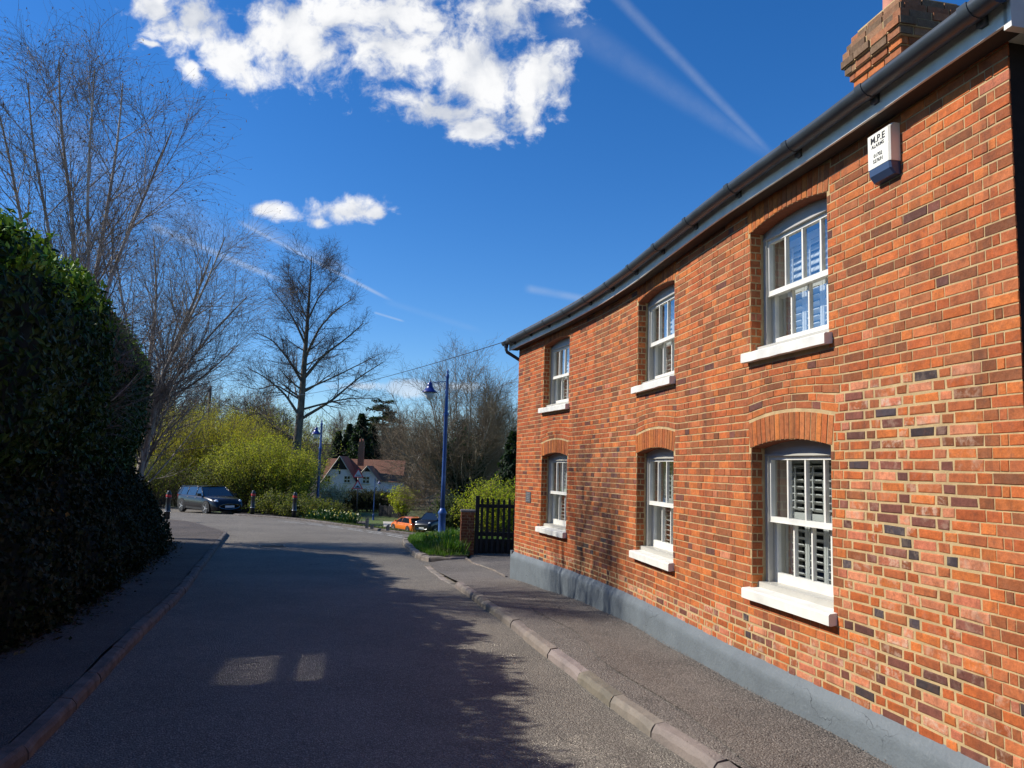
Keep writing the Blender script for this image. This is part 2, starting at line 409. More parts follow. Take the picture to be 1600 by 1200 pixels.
plain('sign_red', (.50, .02, .03), .4); plain('sign_white', (.42, .43, .45), .45, var=.1); plain('sign_back', (.2, .2, .2), .5)
plain('render_pink', (.74, .68, .72), .85, var=.06, scale=2)
plain('tile_red', (.20, .085, .05), .85, var=.4, scale=7, bmp=.4)
plain('dark_board', (.02, .018, .017), .8, var=.3)
plain('lantern_glass', (.55, .57, .55), .25, var=.03)
def _glass(t, b, co):
    out = t.n['Material Output']; fr = t.new('ShaderNodeLayerWeight', Blend=0.5).outputs['Facing']
    tr = t.new('ShaderNodeBsdfTransparent', Color=(.86, .9, .9, 1)); gl = t.new('ShaderNodeBsdfGlossy', Color=(1, 1, 1, 1), Roughness=0.036)
    f = t.m('MINIMUM', t.m('MULTIPLY_ADD', t.m('POWER', fr, 3.2), .70, .30), 1.0)
    mx = t.new('ShaderNodeMixShader', i0=f, i1=tr, i2=gl); t.l.new(mx.outputs[0], out.inputs[0])
mat('window_glass', _glass)
def bark(name, a, c_, scale=6):
    def f(t, b, co):
        st = t.vm('MULTIPLY', co, (1, 1, .35)); n = t.noise(st, scale, 6, .65)
        t.put(b.inputs['Base Color'], t.mix(t.ramp(n, .35, .65), a + (1,), c_ + (1,))); b.inputs['Roughness'].default_value = .9
        bump(t, b, t.noise(st, scale * 3, 5, .7), .6, .03)
    return mat(name, f)
bark('bark_birch', (.52, .46, .40), (.22, .18, .15)); bark('bark_grey', (.15, .125, .095), (.06, .05, .04)); bark('twig_brown', (.115, .08, .055), (.07, .05, .036), 3)
bark('twig_purple', (.10, .065, .05), (.06, .042, .036), 3); bark('twig_birch', (.30, .25, .21), (.17, .135, .11), 3); bark('bark_pale', (.34, .29, .22), (.16, .13, .10))
bark('twig_far', (.23, .165, .095), (.14, .10, .06), 1)
def leafm(name, trans=.35, rough=.45, spec=.4, tint=(1, 1, 1)):
    def f(t, b, co):
        at = t.new('ShaderNodeAttribute', {'attribute_name': 'Col'}).outputs['Color']
        out = t.n['Material Output']
        t.put(b.inputs['Base Color'], at); b.inputs['Roughness'].default_value = rough; b.inputs['Specular IOR Level'].default_value = spec
        tl = t.new('ShaderNodeBsdfTranslucent'); t.put(tl.inputs[0], t.mix(1.0, at, (1.5 * tint[0], 1.6 * tint[1], .6 * tint[2], 1), 'MULTIPLY'))
        mx = t.new('ShaderNodeMixShader', i0=trans, i1=b.outputs[0], i2=tl); t.l.new(mx.outputs[0], out.inputs[0])
    return mat(name, f)
leafm('leaf'); leafm('leaf_laurel', .10, .5, .16); leafm('leaf_ivy', .08, .65, .12); leafm('leaf_soft', .4, .6, .2)
def _grass_ground(t, b, co):
    n = t.noise(co, .12, 5, .6); n2 = t.noise(co, 3, 6, .7)
    c = t.mix(t.ramp(n, .4, .6), (.085, .15, .022, 1), (.10, .11, .03, 1))
    c = t.mix(t.ramp(n2, .45, .7), c, (.06, .085, .018, 1))
    c = t.mix(t.ramp(t.m('ADD', t.new('ShaderNodeSeparateXYZ', i0=co).outputs[1], t.m('MULTIPLY', n, 14.0)), 122, 136), c, (.052, .042, .026, 1))
    t.put(b.inputs['Base Color'], c); b.inputs['Roughness'].default_value = .95
    bump(t, b, t.noise(co, 12, 6, .8), 1.0, .08)
mat('grass_ground', _grass_ground)

# ------------------------------------------------------------------ ground
gx = np.concatenate([np.arange(-400, -60, 20), np.arange(-60, 30, 1.0), np.arange(30, 401, 20)])
gy = np.concatenate([np.arange(-60, -10, 5), np.arange(-10, 120, 1.0), np.arange(120, 700, 15)])
GX, GY = np.meshgrid(gx, gy, indexing='ij')
off = np.where((sdist(GX, GY) < 1.5) & (GY < 60), -.16, 0.0)
GZ = g(GX, GY) + off + np.where(GY > 60, .25 * np.sin(GX * .13) * np.sin(GY * .11), 0) * np.clip((GY - 60) / 40, 0, 1)
ny = len(gy); I = np.arange(len(gx) - 1)[:, None] * ny; J = np.arange(ny - 1)[None, :]
A = I + J
MB().add(np.stack([GX, GY, GZ], -1).reshape(-1, 3), np.stack([A, A + ny, A + ny + 1, A + 1], -1).reshape(-1, 4)).build('ground', MATS['grass_ground'], smooth=True)['kind'] = 'structure'

KR = [(1.75, -8), (1.75, -2), (1.72, 2.5), (1.58, 4.2), (1.40, 5.05), (1.05, 6.06), (.80, 7.0), (.55, 8.0), (.26, 9.2), (-.04, 10.59), (-.31, 11.5), (-.56, 12.57), (-.94, 14.18)]
KD = [(-.94, 14.18), (-1.47, 16.02), (-1.92, 17.83)]
KV = [(-.95, 18.9), (-1.5, 18.55), (-2.0, 18.75), (-2.3, 19.6), (-2.57, 20.68), (-3.01, 22.69), (-3.23, 23.88), (-3.33, 25.0), (-3.2, 26.1), (-2.7, 27.0), (-1.6, 27.6), (.4, 27.8)]
KL = [(-2.75, -8), (-2.8, 0), (-2.86, 3.6), (-2.92, 4.68), (-3.07, 5.29), (-3.41, 6.55), (-3.72, 7.59), (-4.24, 9.46), (-4.9, 11.86), (-5.43, 13.5), (-6.04, 15.3), (-6.8, 17.8), (-7.61, 20.34), (-8.4, 22.9), (-8.94, 24.67), (-9.25, 25.6), (-9.76, 26.32), (-11.13, 28.41), (-12.03, 29.9), (-13.6, 31.2), (-16, 32.3), (-22, 34.5), (-40, 38)]
KF = [(-13.55, 38.9), (-13.65, 38.2), (-13.2, 37.6), (-11.5, 36.3), (-9.7, 34.9), (-8.1, 33.35), (-6.2, 31.1), (-4.8, 29.7), (-3.2, 28.6), (-1.5, 28.1), (1.0, 28)]
road_poly = [(1.95, -8), (1.95, 4), (1.6, 5.2), (.3, 9.8), (-.7, 14.2), (-.5, 17), (-.5, 26.8), (1.0, 27.9), (-1.5, 28.3), (-3.2, 28.8), (-6.2, 31.3), (-9.7, 35.1), (-13.4, 37.9), (-13.8, 41), (-14.2, 47.5), (-26, 52), (-45, 52), (-45, 36), (-22, 34), (-14, 31), (-9.7, 25.8), (-7, 17), (-5.2, 12), (-3.1, 4), (-3.0, -8)]
drape('road', road_poly, 0.0, MATS['road'], .45)

def polyline_stones(name, pts, top, width, side, m, seed=1, length=.9, lowz=.14, jit=.006):
    r = np.random.default_rng(seed); P = np.array(pts, float)
    seg = np.linalg.norm(np.diff(P, axis=0), axis=1); S = np.concatenate([[0], np.cumsum(seg)])
    f = lambda s: np.array([np.interp(s, S, P[:, 0]), np.interp(s, S, P[:, 1])])
    mb = MB(); s = 0.0
    while s < S[-1] - .05:
        e = min(s + length * r.uniform(.8, 1.15), S[-1]); a, b = f(s + .006), f(e - .006)
        d = (b - a); L = np.linalg.norm(d)
        if L > .03:
            d /= L; n = np.array([d[1], -d[0]]) * side
            dz = r.uniform(-jit, jit); dj = r.uniform(-jit, jit); cc = r.uniform(.72, 1.22); wj = width * r.uniform(.93, 1.07)
            k = 7; V = []
            for q in range(k):
                t_ = q / (k - 1); p = a + (b - a) * t_ + n * (dj + r.uniform(-.004, .004)); z = gz(*p)
                en = .018 if q in (0, k - 1) else 0.0
                rj = r.uniform(-.006, .006, 4)
                for (o, h) in ((-.004, -lowz), (0.0, top - .04 - en + rj[0]), (.014, top - .014 - en + rj[1]), (.035, top + dz - en * .4 + rj[2] * .4), (wj, top + dz + .004 + rj[3] * .4), (wj + .004, -lowz)):
                    V.append((p[0] + n[0] * o, p[1] + n[1] * o, z + h))
            F = [[q * 6 + i, q * 6 + i + 1, q * 6 + i + 7, q * 6 + i + 6] for q in range(k - 1) for i in range(5)]
            mb.add(V, F, (cc, cc * r.uniform(.95, 1.02), cc * r.uniform(.9, 1.05), 1))
            for base in (0, (k - 1) * 6): mb.F.append(np.array([[mb.n - len(V) + base + i for i in range(6)]])); mb.M.append(np.array([0]))
        s = e
    o = mb.build(name, m); o['kind'] = 'structure'; return o
polyline_stones('kerb', KR, .10, .112, 1, MATS['kerb'], 1)
polyline_stones('kerb', KD, .015, .14, 1, MATS['kerb'], 2, .6, jit=.012)
polyline_stones('kerb', KV[::-1], .13, .15, -1, MATS['kerb'], 3, .55, jit=.012)
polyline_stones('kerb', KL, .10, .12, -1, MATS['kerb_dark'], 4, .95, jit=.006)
polyline_stones('kerb', KF, .08, .10, -1, MATS['kerb_dark'], 5, .8)

# house plan (front wall face), near corner first
WP = np.array([(2.80, 4.145), (2.48, 5.755), (2.20, 6.975), (1.906, 8.615), (1.66, 10.015), (1.37, 11.265), (.982, 12.615), (.577, 13.845), (.13, 15.19)])
_ch = np.concatenate([[0], np.cumsum(np.linalg.norm(np.diff(WP, axis=0), axis=1))])
_T = np.gradient(WP, _ch, axis=0)
_P = []
for i in range(len(WP) - 1):
    h = _ch[i + 1] - _ch[i]
    for t_ in np.linspace(0, 1, 24, endpoint=False):
        h00 = 2 * t_**3 - 3 * t_**2 + 1; h10 = t_**3 - 2 * t_**2 + t_; h01 = -2 * t_**3 + 3 * t_**2; h11 = t_**3 - t_**2
        _P.append(h00 * WP[i] + h10 * h * _T[i] + h01 * WP[i + 1] + h11 * h * _T[i + 1])
_P = np.array(_P + [WP[-1]]); _S = np.concatenate([[0], np.cumsum(np.linalg.norm(np.diff(_P, axis=0), axis=1))]); SL = _S[-1]
_TT = np.gradient(_P, _S, axis=0); _TT /= np.linalg.norm(_TT, axis=1, keepdims=True)
def wxy(s, off=0.0):
    s = np.asarray(s, float); tx = np.interp(s, _S, _TT[:, 0]); ty = np.interp(s, _S, _TT[:, 1])
    x = np.interp(s, _S, _P[:, 0]); y = np.interp(s, _S, _P[:, 1])
    x = x + np.minimum(s, 0) * tx + np.maximum(s - SL, 0) * tx; y = y + np.minimum(s, 0) * ty + np.maximum(s - SL, 0) * ty
    return x - ty * off, y + tx * off          # outward normal = (-ty, tx)
def sag(s): return -.045 * (np.clip(s, 0, 12) / 11.5) ** 2
def wp(s, z, off=0.0):
    x, y = wxy(s, off); return np.stack(np.broadcast_arrays(x, y, np.asarray(z, float) + sag(s)), -1)
def s_at_y(y): return float(np.interp(y, _P[:, 1], _S))
def eave(s): return 4.56 - .115 * np.asarray(s, float) / SL

xy = [wxy(s, .04) for s in np.arange(-4, SL + .2, .5)]
right_edge = [(float(a), float(b)) for a, b in xy]
pr = [(k[0] + .12, k[1]) for k in KR] + [(-.84, 14.2)] + [(-1.35, 16.05), (-1.8, 17.9), (-1.4, 18.62), (-.92, 18.9), (-.9, 20.6), (1.6, 20.9), (2.2, 15.9)] + [right_edge[-1]] + right_edge[::-1] + [(3.2, -8)]
bumpy = lambda x, y: .012 * np.sin(x * 3.1 + y * 1.3) * np.sin(y * 2.3) 
drape('pavement', pr, .098, MATS['path'], .3, zfun=lambda x, y: bumpy(x, y) - .075 * np.clip(1 - np.abs(y - 16.6) / 2.6, 0, 1) * np.clip((-.2 - x) / 1.2, 0, 1))
# backfilled service trench along the pavement
tp = [(wxy(s, .62)) for s in np.arange(-3, 7.6, .3)]; tq = [(wxy(s, .98 + .05 * math.sin(s * 2))) for s in np.arange(-3, 7.6, .3)]
drape('pavement_trench', [(float(a), float(b)) for a, b in tp] + [(float(a), float(b)) for a, b in tq[::-1]], .108, MATS['trench'], .25, zfun=lambda x, y: bumpy(x, y))
polyline_stones('forecourt_edging', [(-1.15, 19.85), (-.75, 18.0), (-.1, 16.1), (.05, 15.4)], .112, .07, 1, MATS['kerb'], 8, .6, jit=.003)
lp = [(k[0] - .14, k[1]) for k in KL[:-3]] + [(-16, 32.2), (-16, 27), (-11, 22), (-9, 18), (-6.5, 12), (-5.9, 8), (-5.8, -8)]
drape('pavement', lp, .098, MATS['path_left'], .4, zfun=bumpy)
# dashed edge lines across the junction
E2 = np.array([(-9.97, 33.5), (-8.54, 32.75), (-7.27, 31.5), (-5.75, 29.75), (-4.46, 28.05), (-3.5, 26.7), (-2.9, 25.6)])
for dd, ph in ((0, 0), (.32, .7)):
    mb = MB(); L = np.concatenate([[0], np.cumsum(np.linalg.norm(np.diff(E2, axis=0), axis=1))]); s = ph
    while s < L[-1] - 1.2:
        p = [np.array([np.interp(q, L, E2[:, 0]), np.interp(q, L, E2[:, 1])]) for q in (s, s + 1.25)]
        d = (p[1] - p[0]); d /= np.linalg.norm(d); n = np.array([-d[1], d[0]])
        V = []
        for q in np.linspace(0, 1, 4):
            c = p[0] + (p[1] - p[0]) * q
            for w_ in (-.04, .04): c2_ = c - n * (dd + w_); V.append((c2_[0], c2_[1], gz(*c2_) + .009))
        mb.add(V, [[0, 1, 3, 2], [2, 3, 5, 4], [4, 5, 7, 6]]); s += 1.6
    mb.build('road_markings', MATS['road_paint'])['kind'] = 'structure'
# ------------------------------------------------------------------ the brick house
house = empty('brick_house', (float(wxy(SL / 2)[0]), float(wxy(SL / 2)[1]), 0), 'long two-storey red brick cottage with white sills, curving along the right pavement', 'house')
HO = np.array(house.location)
def hb(mb, name, mats, parent=None, smooth=False):     # part of the house, kept in world coordinates
    o = mb.build(name, mats, None, smooth); o.parent = parent or house
    o.matrix_parent_inverse = Matrix.Translation(-house.location) if parent is None else parent_inv(parent)
    return o
def parent_inv(p): return Matrix.Identity(4)
wins = []
for (ya, yb) in ((5.85, 6.97), (8.77, 10.01), (12.70, 13.84)):
    sa, sb = s_at_y(ya), s_at_y(yb)
    wins.append((sa, sb, 1.05, 2.29)); wins.append((sa, sb, 3.17, 4.30))
RISE = .062
def intr(u, hw): return RISE * (1 - (u / hw) ** 2)
def zbend(s, z):
    d = np.zeros_like(np.asarray(z, float) + np.asarray(s, float))
    for (sa, sb, zb, zs) in wins:
        c, hw = (sa + sb) / 2, (sb - sa) / 2 + .06; u = np.clip((s - c) / hw, -1, 1)
        top = zs + .235
        d = d + RISE * 1.15 * (1 - u * u) * np.clip(1 - (z - top) / .5, 0, 1) * (z >= top - .012)
    return d
r = np.random.default_rng(11)
OR = np.array([(.45, .112, .028), (.50, .140, .034), (.39, .092, .026), (.44, .130, .044), (.34, .094, .032)])
BR = np.array([(.27, .082, .028), (.21, .068, .026), (.31, .10, .036)])
PL = np.array([(.15, .052, .036), (.11, .042, .032), (.20, .068, .045)])
DK = np.array([(.045, .032, .032), (.06, .045, .05)])
PK = np.array([(.50, .165, .075), (.54, .20, .10), (.44, .135, .07)])
s3 = s_at_y(5.85)
def brick_colour(s, z):
    q = r.random(); a = 0.05
    patch = (s < s3 - .12) and ((z < 2.72 and s > .28) or (z < .9)) or (z < .75 and s < s3 + 2.2) or (z<.6)
    stain = (s_at_y(10.6) < s < s_at_y(12.3)) and z < 2.35
    left = s > s_at_y(11.6)
    if patch and not stain and not (left and z > .6):
        P = ((OR, .45), (PK, .23), (BR, .14), (PL, .12), (DK, .06)); a = r.choice([0.0, .15, .5, .95], p=[.46, .28, .17, .09])
        if z < .7 and s > .5: P = ((OR, .45), (PK, .32), (BR, .12), (PL, .08), (DK, .03))
    elif stain: P = ((BR, .55), (PL, .28), (OR, .14), (DK, .03)); a = .12
    elif left: P = ((OR, .86), (BR, .10), (PL, .03), (PK, .01))
    else: P = ((OR, .72), (BR, .25), (PL, .02), (DK, .0), (PK, .01))
    acc = 0
    for arr, p_ in P:
        acc += p_
        if q <= acc: break
    if arr is DK or arr is PL: a = min(a, .3)
    c = arr[r.integers(len(arr))] * r.uniform(.82, 1.16)
    if left and not stain: c = c * np.array([.98, .86, .8])
    return (c[0], c[1], c[2], a), patch
def brick_face(mb, s0, s1, z0, z1, col, f=wp, proud=.004, jit=.0015, inset=.005, bend=True):
    j = lambda: r.uniform(-jit, jit)
    c = [(s0 + j(), z0 + j()), (s1 + j(), z0 + j()), (s1 + j(), z1 + j()), (s0 + j(), z1 + j())]
    V = []
    pr_ = proud + r.uniform(-.0015, .0022)
    cs, cz = (s0 + s1) / 2, (z0 + z1) / 2
    for o_, k in ((-.004, 0), (pr_ * .55, .002), (pr_, inset)):
        for (s_, z_) in c:
            a_ = s_ + (k if s_ < cs else -k); b_ = z_ + (k if z_ < cz else -k)
            V.append(f(a_, b_ + (float(zbend(a_, b_)) if bend else 0), o_ + (r.uniform(-.0012, .0012) if k else 0)))
    F = [(0, 1, 5, 4), (1, 2, 6, 5), (2, 3, 7, 6), (3, 0, 4, 7), (4, 5, 9, 8), (5, 6, 10, 9), (6, 7, 11, 10), (7, 4, 8, 11), (8, 9, 10, 11)]
    mb.add(np.array(V), [x[::-1] for x in F], col, 1)
wall = MB()
CH = .0722; z = .44; k = 0
while z < 4.62:
    z0, z1 = z + .0038, z + CH - .0038
    s = -.002; seq = 0 if k % 2 == 0 else 1; first = True
    while s < SL:
        if first and k % 2 == 1: L = .1025
        elif first and k % 2 == 0: L = .215
        else: L = .215 if seq % 2 == 0 else .1025
        if k % 2 == 1 and not first and seq == 2 and s < .2: L = .05
        L *= r.uniform(.97, 1.03)
        a, b = s, min(s + L, SL)
        iv = [(a, b)]
        for (sa, sb, zb, zs) in wins:
            lo, hi = zb - .09, zs + .235
            if z1 > lo and z0 < hi:
                A_, B_ = sa - (.0 if z1 < zs + .01 else .035), sb + (.0 if z1 < zs + .01 else .035)
                iv2 = []
                for (p, q) in iv:
                    if q <= A_ or p >= B_: iv2.append((p, q))
                    else:
                        if p < A_ - .02: iv2.append((p, A_ - .004))
                        if q > B_ + .02: iv2.append((B_ + .004, q))
                iv = iv2
        for (p, q) in iv:
            if z0 > eave((p + q) / 2) + .05: continue
            cc, pt = brick_colour((p + q) / 2, z)
            extra = .0042 if pt and p > .3 else -.0028
            brick_face(wall, p + extra, q - extra, z0 + max(extra, 0) * .8, z1 - max(extra, 0) * .8, cc, jit=.0035 if pt else .0016, inset=.008 if pt else .005)
        s = b + .010; seq += 1; first = False
    z += CH; k += 1
# mortar sheet behind the bricks
sb_ = sorted(set([round(x, 4) for x in list(np.arange(0, SL, .2)) + [SL] + [v_ for w_ in wins for v_ in w_[:2]]]))
zb_ = sorted(set([round(x, 4) for x in [.40, .7, .96, 1.05, 1.7, 2.29, 2.29 + RISE, 2.6, 2.9, 3.08, 3.17, 3.7, 4.30, 4.30 + RISE, 4.62]]))
V = []; F = []
for s in sb_:
    for z in zb_: V.append(wp(s, min(z, float(eave(s)) + .06), 0))
nz = len(zb_)
for i in range(len(sb_) - 1):
    for j in range(nz - 1):
        cs, cz = (sb_[i] + sb_[i + 1]) / 2, (zb_[j] + zb_[j + 1]) / 2
        if any(sa < cs < sb and zb - .09 < cz < zs + RISE for (sa, sb, zb, zs) in wins): continue
        F.append((i * nz + j, i * nz + j + 1, (i + 1) * nz + j + 1, (i + 1) * nz + j))
wall.add(V, F, m=0)
DEP = .140
for (sa, sb, zb, zs) in wins:
    c, hw = (sa + sb) / 2, (sb - sa) / 2
    us = np.linspace(-hw, hw, 17)
    lo = [wp(c + u, zs + intr(u, hw), 0) for u in us]; hi = [wp(c + u, zs + RISE + .002, 0) for u in us]; bk = [wp(c + u, zs + intr(u, hw), -DEP) for u in us]
    n = len(us); idx = lambda a, b: [(a + i, a + i + 1, b + i + 1, b + i) for i in range(n - 1)]
    wall.add(lo + hi, idx(0, n), m=0)
    wall.add(lo + bk, idx(0, n), (.24, .075, .035, 0), m=1)
    for e, sg in ((sa, -1), (sb, 1)):                       # jamb reveals
        wall.add([wp(e, zb - .09, 0), wp(e, zb - .09, -DEP), wp(e, zs, -DEP), wp(e, zs, 0)], [(0, 1, 2, 3)], m=0)
        z = .44; kk = 0
        while z < zs - .03:
            if z > zb - .07:
                cc, _ = brick_colour(e, z)
                f_ = lambda a_, b_, o_: wp(e - sg * o_, b_, -a_)
                if kk % 2: brick_face(wall, .003, .1025, z + .005, min(z + CH - .005, zs), cc, f=f_, bend=False)
                else:
                    brick_face(wall, .003, .05, z + .005, min(z + CH - .005, zs), cc, f=f_, bend=False); brick_face(wall, .06, .11, z + .005, min(z + CH - .005, zs), cc, f=f_, bend=False)
            z += CH; kk += 1
    nv = 17; pitch = (2 * hw + .06) / nv                    # gauged arch
    for i in range(nv):
        u0 = -hw - .03 + i * pitch + .0025; u1 = u0 + pitch - .005; V = []
        cc = OR[r.integers(len(OR))] * r.uniform(.85, 1.12); cc = (cc[0] * .95, cc[1] * 1.05, cc[2], .02)
        for o_, kx in ((-.004, 0), (.005 + r.uniform(-.001, .002), .004)):
            for (u, top) in ((u0 + kx, 0), (u1 - kx, 0), (u1 - kx, 1), (u0 + kx, 1)):
                uu = u * (1.035 if top else .985)
                base = intr(np.clip(u, -hw, hw), hw)
                V.append(wp(c + uu, zs + base + (.228 if top else .001) - (kx if top else -kx) + abs(u) * 0.0, o_))
        wall.add(V, [x[::-1] for x in [(0, 1, 5, 4), (1, 2, 6, 5), (2, 3, 7, 6), (3, 0, 4, 7), (4, 5, 6, 7)]], cc, 1)
# gables and back
def wall_slab(mb, a, b, z0, z1, th=.1):
    d = np.array(b) - np.array(a); L = np.linalg.norm(d); d /= L; n = np.array([-d[1], d[0]])
    c = (np.array(a) + np.array(b)) / 2
    mb.box((c[0] + n[0] * th / 2, c[1] + n[1] * th / 2, (z0 + z1) / 2), (L, th, z1 - z0), rotz(math.atan2(d[1], d[0])), (.28, .09, .045, 0), 2)
BK = [wxy(s, -5.2) for s in np.linspace(.0, SL, 7)]
a0 = wxy(0, -.004); aN = wxy(SL, -.004)
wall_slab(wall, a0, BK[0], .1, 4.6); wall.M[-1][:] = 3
wall_slab(wall, BK[-1], aN, -.3, 4.6)
for i in range(6): wall_slab(wall, BK[i], BK[i + 1], -.2, 4.6)
hb(wall, 'wall', [MATS['mortar'], MATS['brick'], MATS['plain_brick'], MATS['gable_shade_brick']])
# plinth
pl = MB(); V = []
ss = np.arange(-.0, SL + .05, .12)
for s in ss:
    wob = .004 * math.sin(s * 5.1) + .003 * math.sin(s * 13)
    gx0, gy0 = wxy(s, .06); zg = gz(gx0, gy0)
    for (o, z) in ((.0, .462), (.012 + wob, .447), (.045 + wob, .395), (.056 + wob, .372), (.060 + wob, .33), (.062 - wob, zg + .02)): V.append(wp(s, z, o) if z > .3 else np.array([*wxy(s, o), z]))
n = len(ss); pl.add(V, [(i * 6 + j + 1, i * 6 + j, (i + 1) * 6 + j, (i + 1) * 6 + j + 1) for i in range(n - 1) for j in range(5)])
for base in (0, (n - 1) * 6):                               # end caps back to the wall line
    s = ss[0] if base == 0 else ss[-1]
    q = [V[base + i] for i in range(6)] + [np.array([*wxy(s, -.02), gz(*wxy(s)) + .02]), wp(s, .462, -.02)]
    pl.add(q, [list(range(8))])
hb(pl, 'plinth', MATS['plinth'], smooth=True)
gp = MB(); d_ = np.array(BK[-1]) - np.array(aN); d_ /= np.linalg.norm(d_); cpt = np.array(aN) + d_ * 2.6 + np.array([-d_[1], d_[0]]) * .03
gp.box((cpt[0], cpt[1], .0), (5.3, .08, .86), rotz(math.atan2(d_[1], d_[0]))); hb(gp, 'plinth', MATS['plinth'])
# eaves: fascia, soffit, gutter
OV = .165
SS = np.arange(-.17, SL + .24, .2); SS[-1] = SL + .17
def strip(mb, prof, SS=SS, m=0, wob=0.0):
    V = []; k = len(prof)
    for s in SS:
        e = float(eave(s)); wz = wob * (math.sin(s * 1.7) + .6 * math.sin(s * 4.3))
        for (o, z) in prof: V.append(wp(s, e + z + wz, o))
    n = len(SS)
    mb.add(V, [(i * k + j, i * k + (j + 1) % k, (i + 1) * k + (j + 1) % k, (i + 1) * k + j) for i in range(n - 1) for j in range(k)], m=m)
    for b_ in (0, (n - 1) * k): mb.add([V[b_ + j] for j in range(k)], [list(range(k))], m=m)
fa = MB(); strip(fa, [(OV, .0), (OV, .235), (OV - .02, .235), (OV - .02, .0)], wob=.002)
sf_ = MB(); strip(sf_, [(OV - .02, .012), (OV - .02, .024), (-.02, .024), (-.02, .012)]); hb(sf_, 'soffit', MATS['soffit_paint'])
ec = wp(-.17, 0, 0)                                          # boxed end of the eaves, facing down the road
tdir = _TT[0]; ndir = np.array([-tdir[1], tdir[0]])
for e_s, w_ in ((-.17, 1),):
    p = np.array(wxy(e_s, -.35)); fa.box((p[0], p[1], 4.56 + .14), (.05, 1.03, .34), rotz(math.atan2(tdir[1], tdir[0])))
    p2 = np.array(wxy(-.085, -.45)); fa.box((p2[0], p2[1], 4.575), (.17, .90, .012), rotz(math.atan2(tdir[1], tdir[0])))
hb(fa, 'fascia', MATS['white_paint'])
gu = MB(); GO = OV + .077; GZ_ = .165
gs = np.arange(-.2, SL + .3, .15); gs[-1] = SL + .24
P_ = np.array([wp(s, float(eave(s)) + GZ_ + .004 * math.sin(s * 1.3), GO) for s in gs])
th = np.linspace(math.pi, 2 * math.pi, 11)
V = []
for p, s in zip(P_, gs):
    x0, y0 = wxy(s, 0); x1, y1 = wxy(s, 1); nn_ = np.array([x1 - x0, y1 - y0, 0])
    for rr in (.075, .069):
        for t_ in (th if rr == .075 else th[::-1]): V.append(p + nn_ * (math.cos(t_) * rr) + np.array([0, 0, math.sin(t_) * rr * 1.02]))
k = 22
gu.add(V, [(i * k + j, (i + 1) * k + j, (i + 1) * k + (j + 1) % k, i * k + (j + 1) % k) for i in range(len(gs) - 1) for j in range(k)])
for b_ in (0, (len(gs) - 1) * k): gu.add([V[b_ + j] for j in range(11)], [list(range(11))])
gut = hb(gu, 'gutter', MATS['gutter'], smooth=True)
cs_list = []
s = -.02
while s < SL + .1: cs_list.append(s); s += .93
for s in cs_list:                                           # joint collars and brackets
    c = MB(); V = []
    for ds in (-.035, .035):
        x0, y0 = wxy(s + ds, 0); x1, y1 = wxy(s + ds, 1); nn_ = np.array([x1 - x0, y1 - y0, 0]); p = wp(s + ds, float(eave(s)) + GZ_ + .004 * math.sin(s * 1.3), GO)
        for t_ in np.linspace(math.pi * .97, 2.03 * math.pi, 11): V.append(p + nn_ * (math.cos(t_) * .081) + np.array([0, 0, math.sin(t_) * .081 * 1.02]))
    c.add(V, [(j, 11 + j, 12 + j, j + 1) for j in range(10)]); c.add(V[:11], [list(range(11))]); c.add(V[11:], [list(range(11))])
    p = wp(s, float(eave(s)) + .10, OV + .018); ang = math.atan2(*(np.array(wxy(s + .1)) - np.array(wxy(s)))[::-1])
    c.box(p, (.05, .036, .07), rotz(ang))
    o = c.build('gutter_bracket', MATS['gutter'], gut, True)
o = MB()                                                     # outlet and swan neck at the far end
p0 = wp(SL + .12, float(eave(SL)) + .11, GO); gxn, gyn = wxy(SL + .12, -.12)
pts = [p0, p0 + (0, 0, -.10), p0 + (.02, .0, -.15), np.array([gxn, gyn, p0[2] - .33]), np.array([gxn + .03, gyn, p0[2] - .42]), np.array([gxn + .03, gyn, .0])]
o.tube(pts, .034, 10); o.tube([p0 + (0, 0, .0), p0 + (0, 0, -.06)], .045, 10); o.tube([pts[3] + (0, 0, .03), pts[3] + (0, 0, -.06)], .042, 10)
hb(o, 'downpipe', MATS['gutter'], smooth=True)
# roof
ro = MB(); V = []
SR = np.linspace(-.22, SL + .22, 14)
for s in SR:
    e = float(eave(s)) + .222
    for (o_, z) in ((OV + .05, e), (OV + .05, e + .03), (-2.6, e + .03 + 2.8 * .33), (-5.4, e + .02), (-5.4, e - .02)): V.append(wp(s, z, o_))
ro.add(V, [(i * 5 + j, i * 5 + (j + 1) % 5, (i + 1) * 5 + (j + 1) % 5, (i + 1) * 5 + j) for i in range(13) for j in range(5)])
for b_ in (0, 65): ro.add([V[b_ + j] for j in range(5)], [list(range(5))])
roof = hb(ro, 'roof', MATS['slate'])
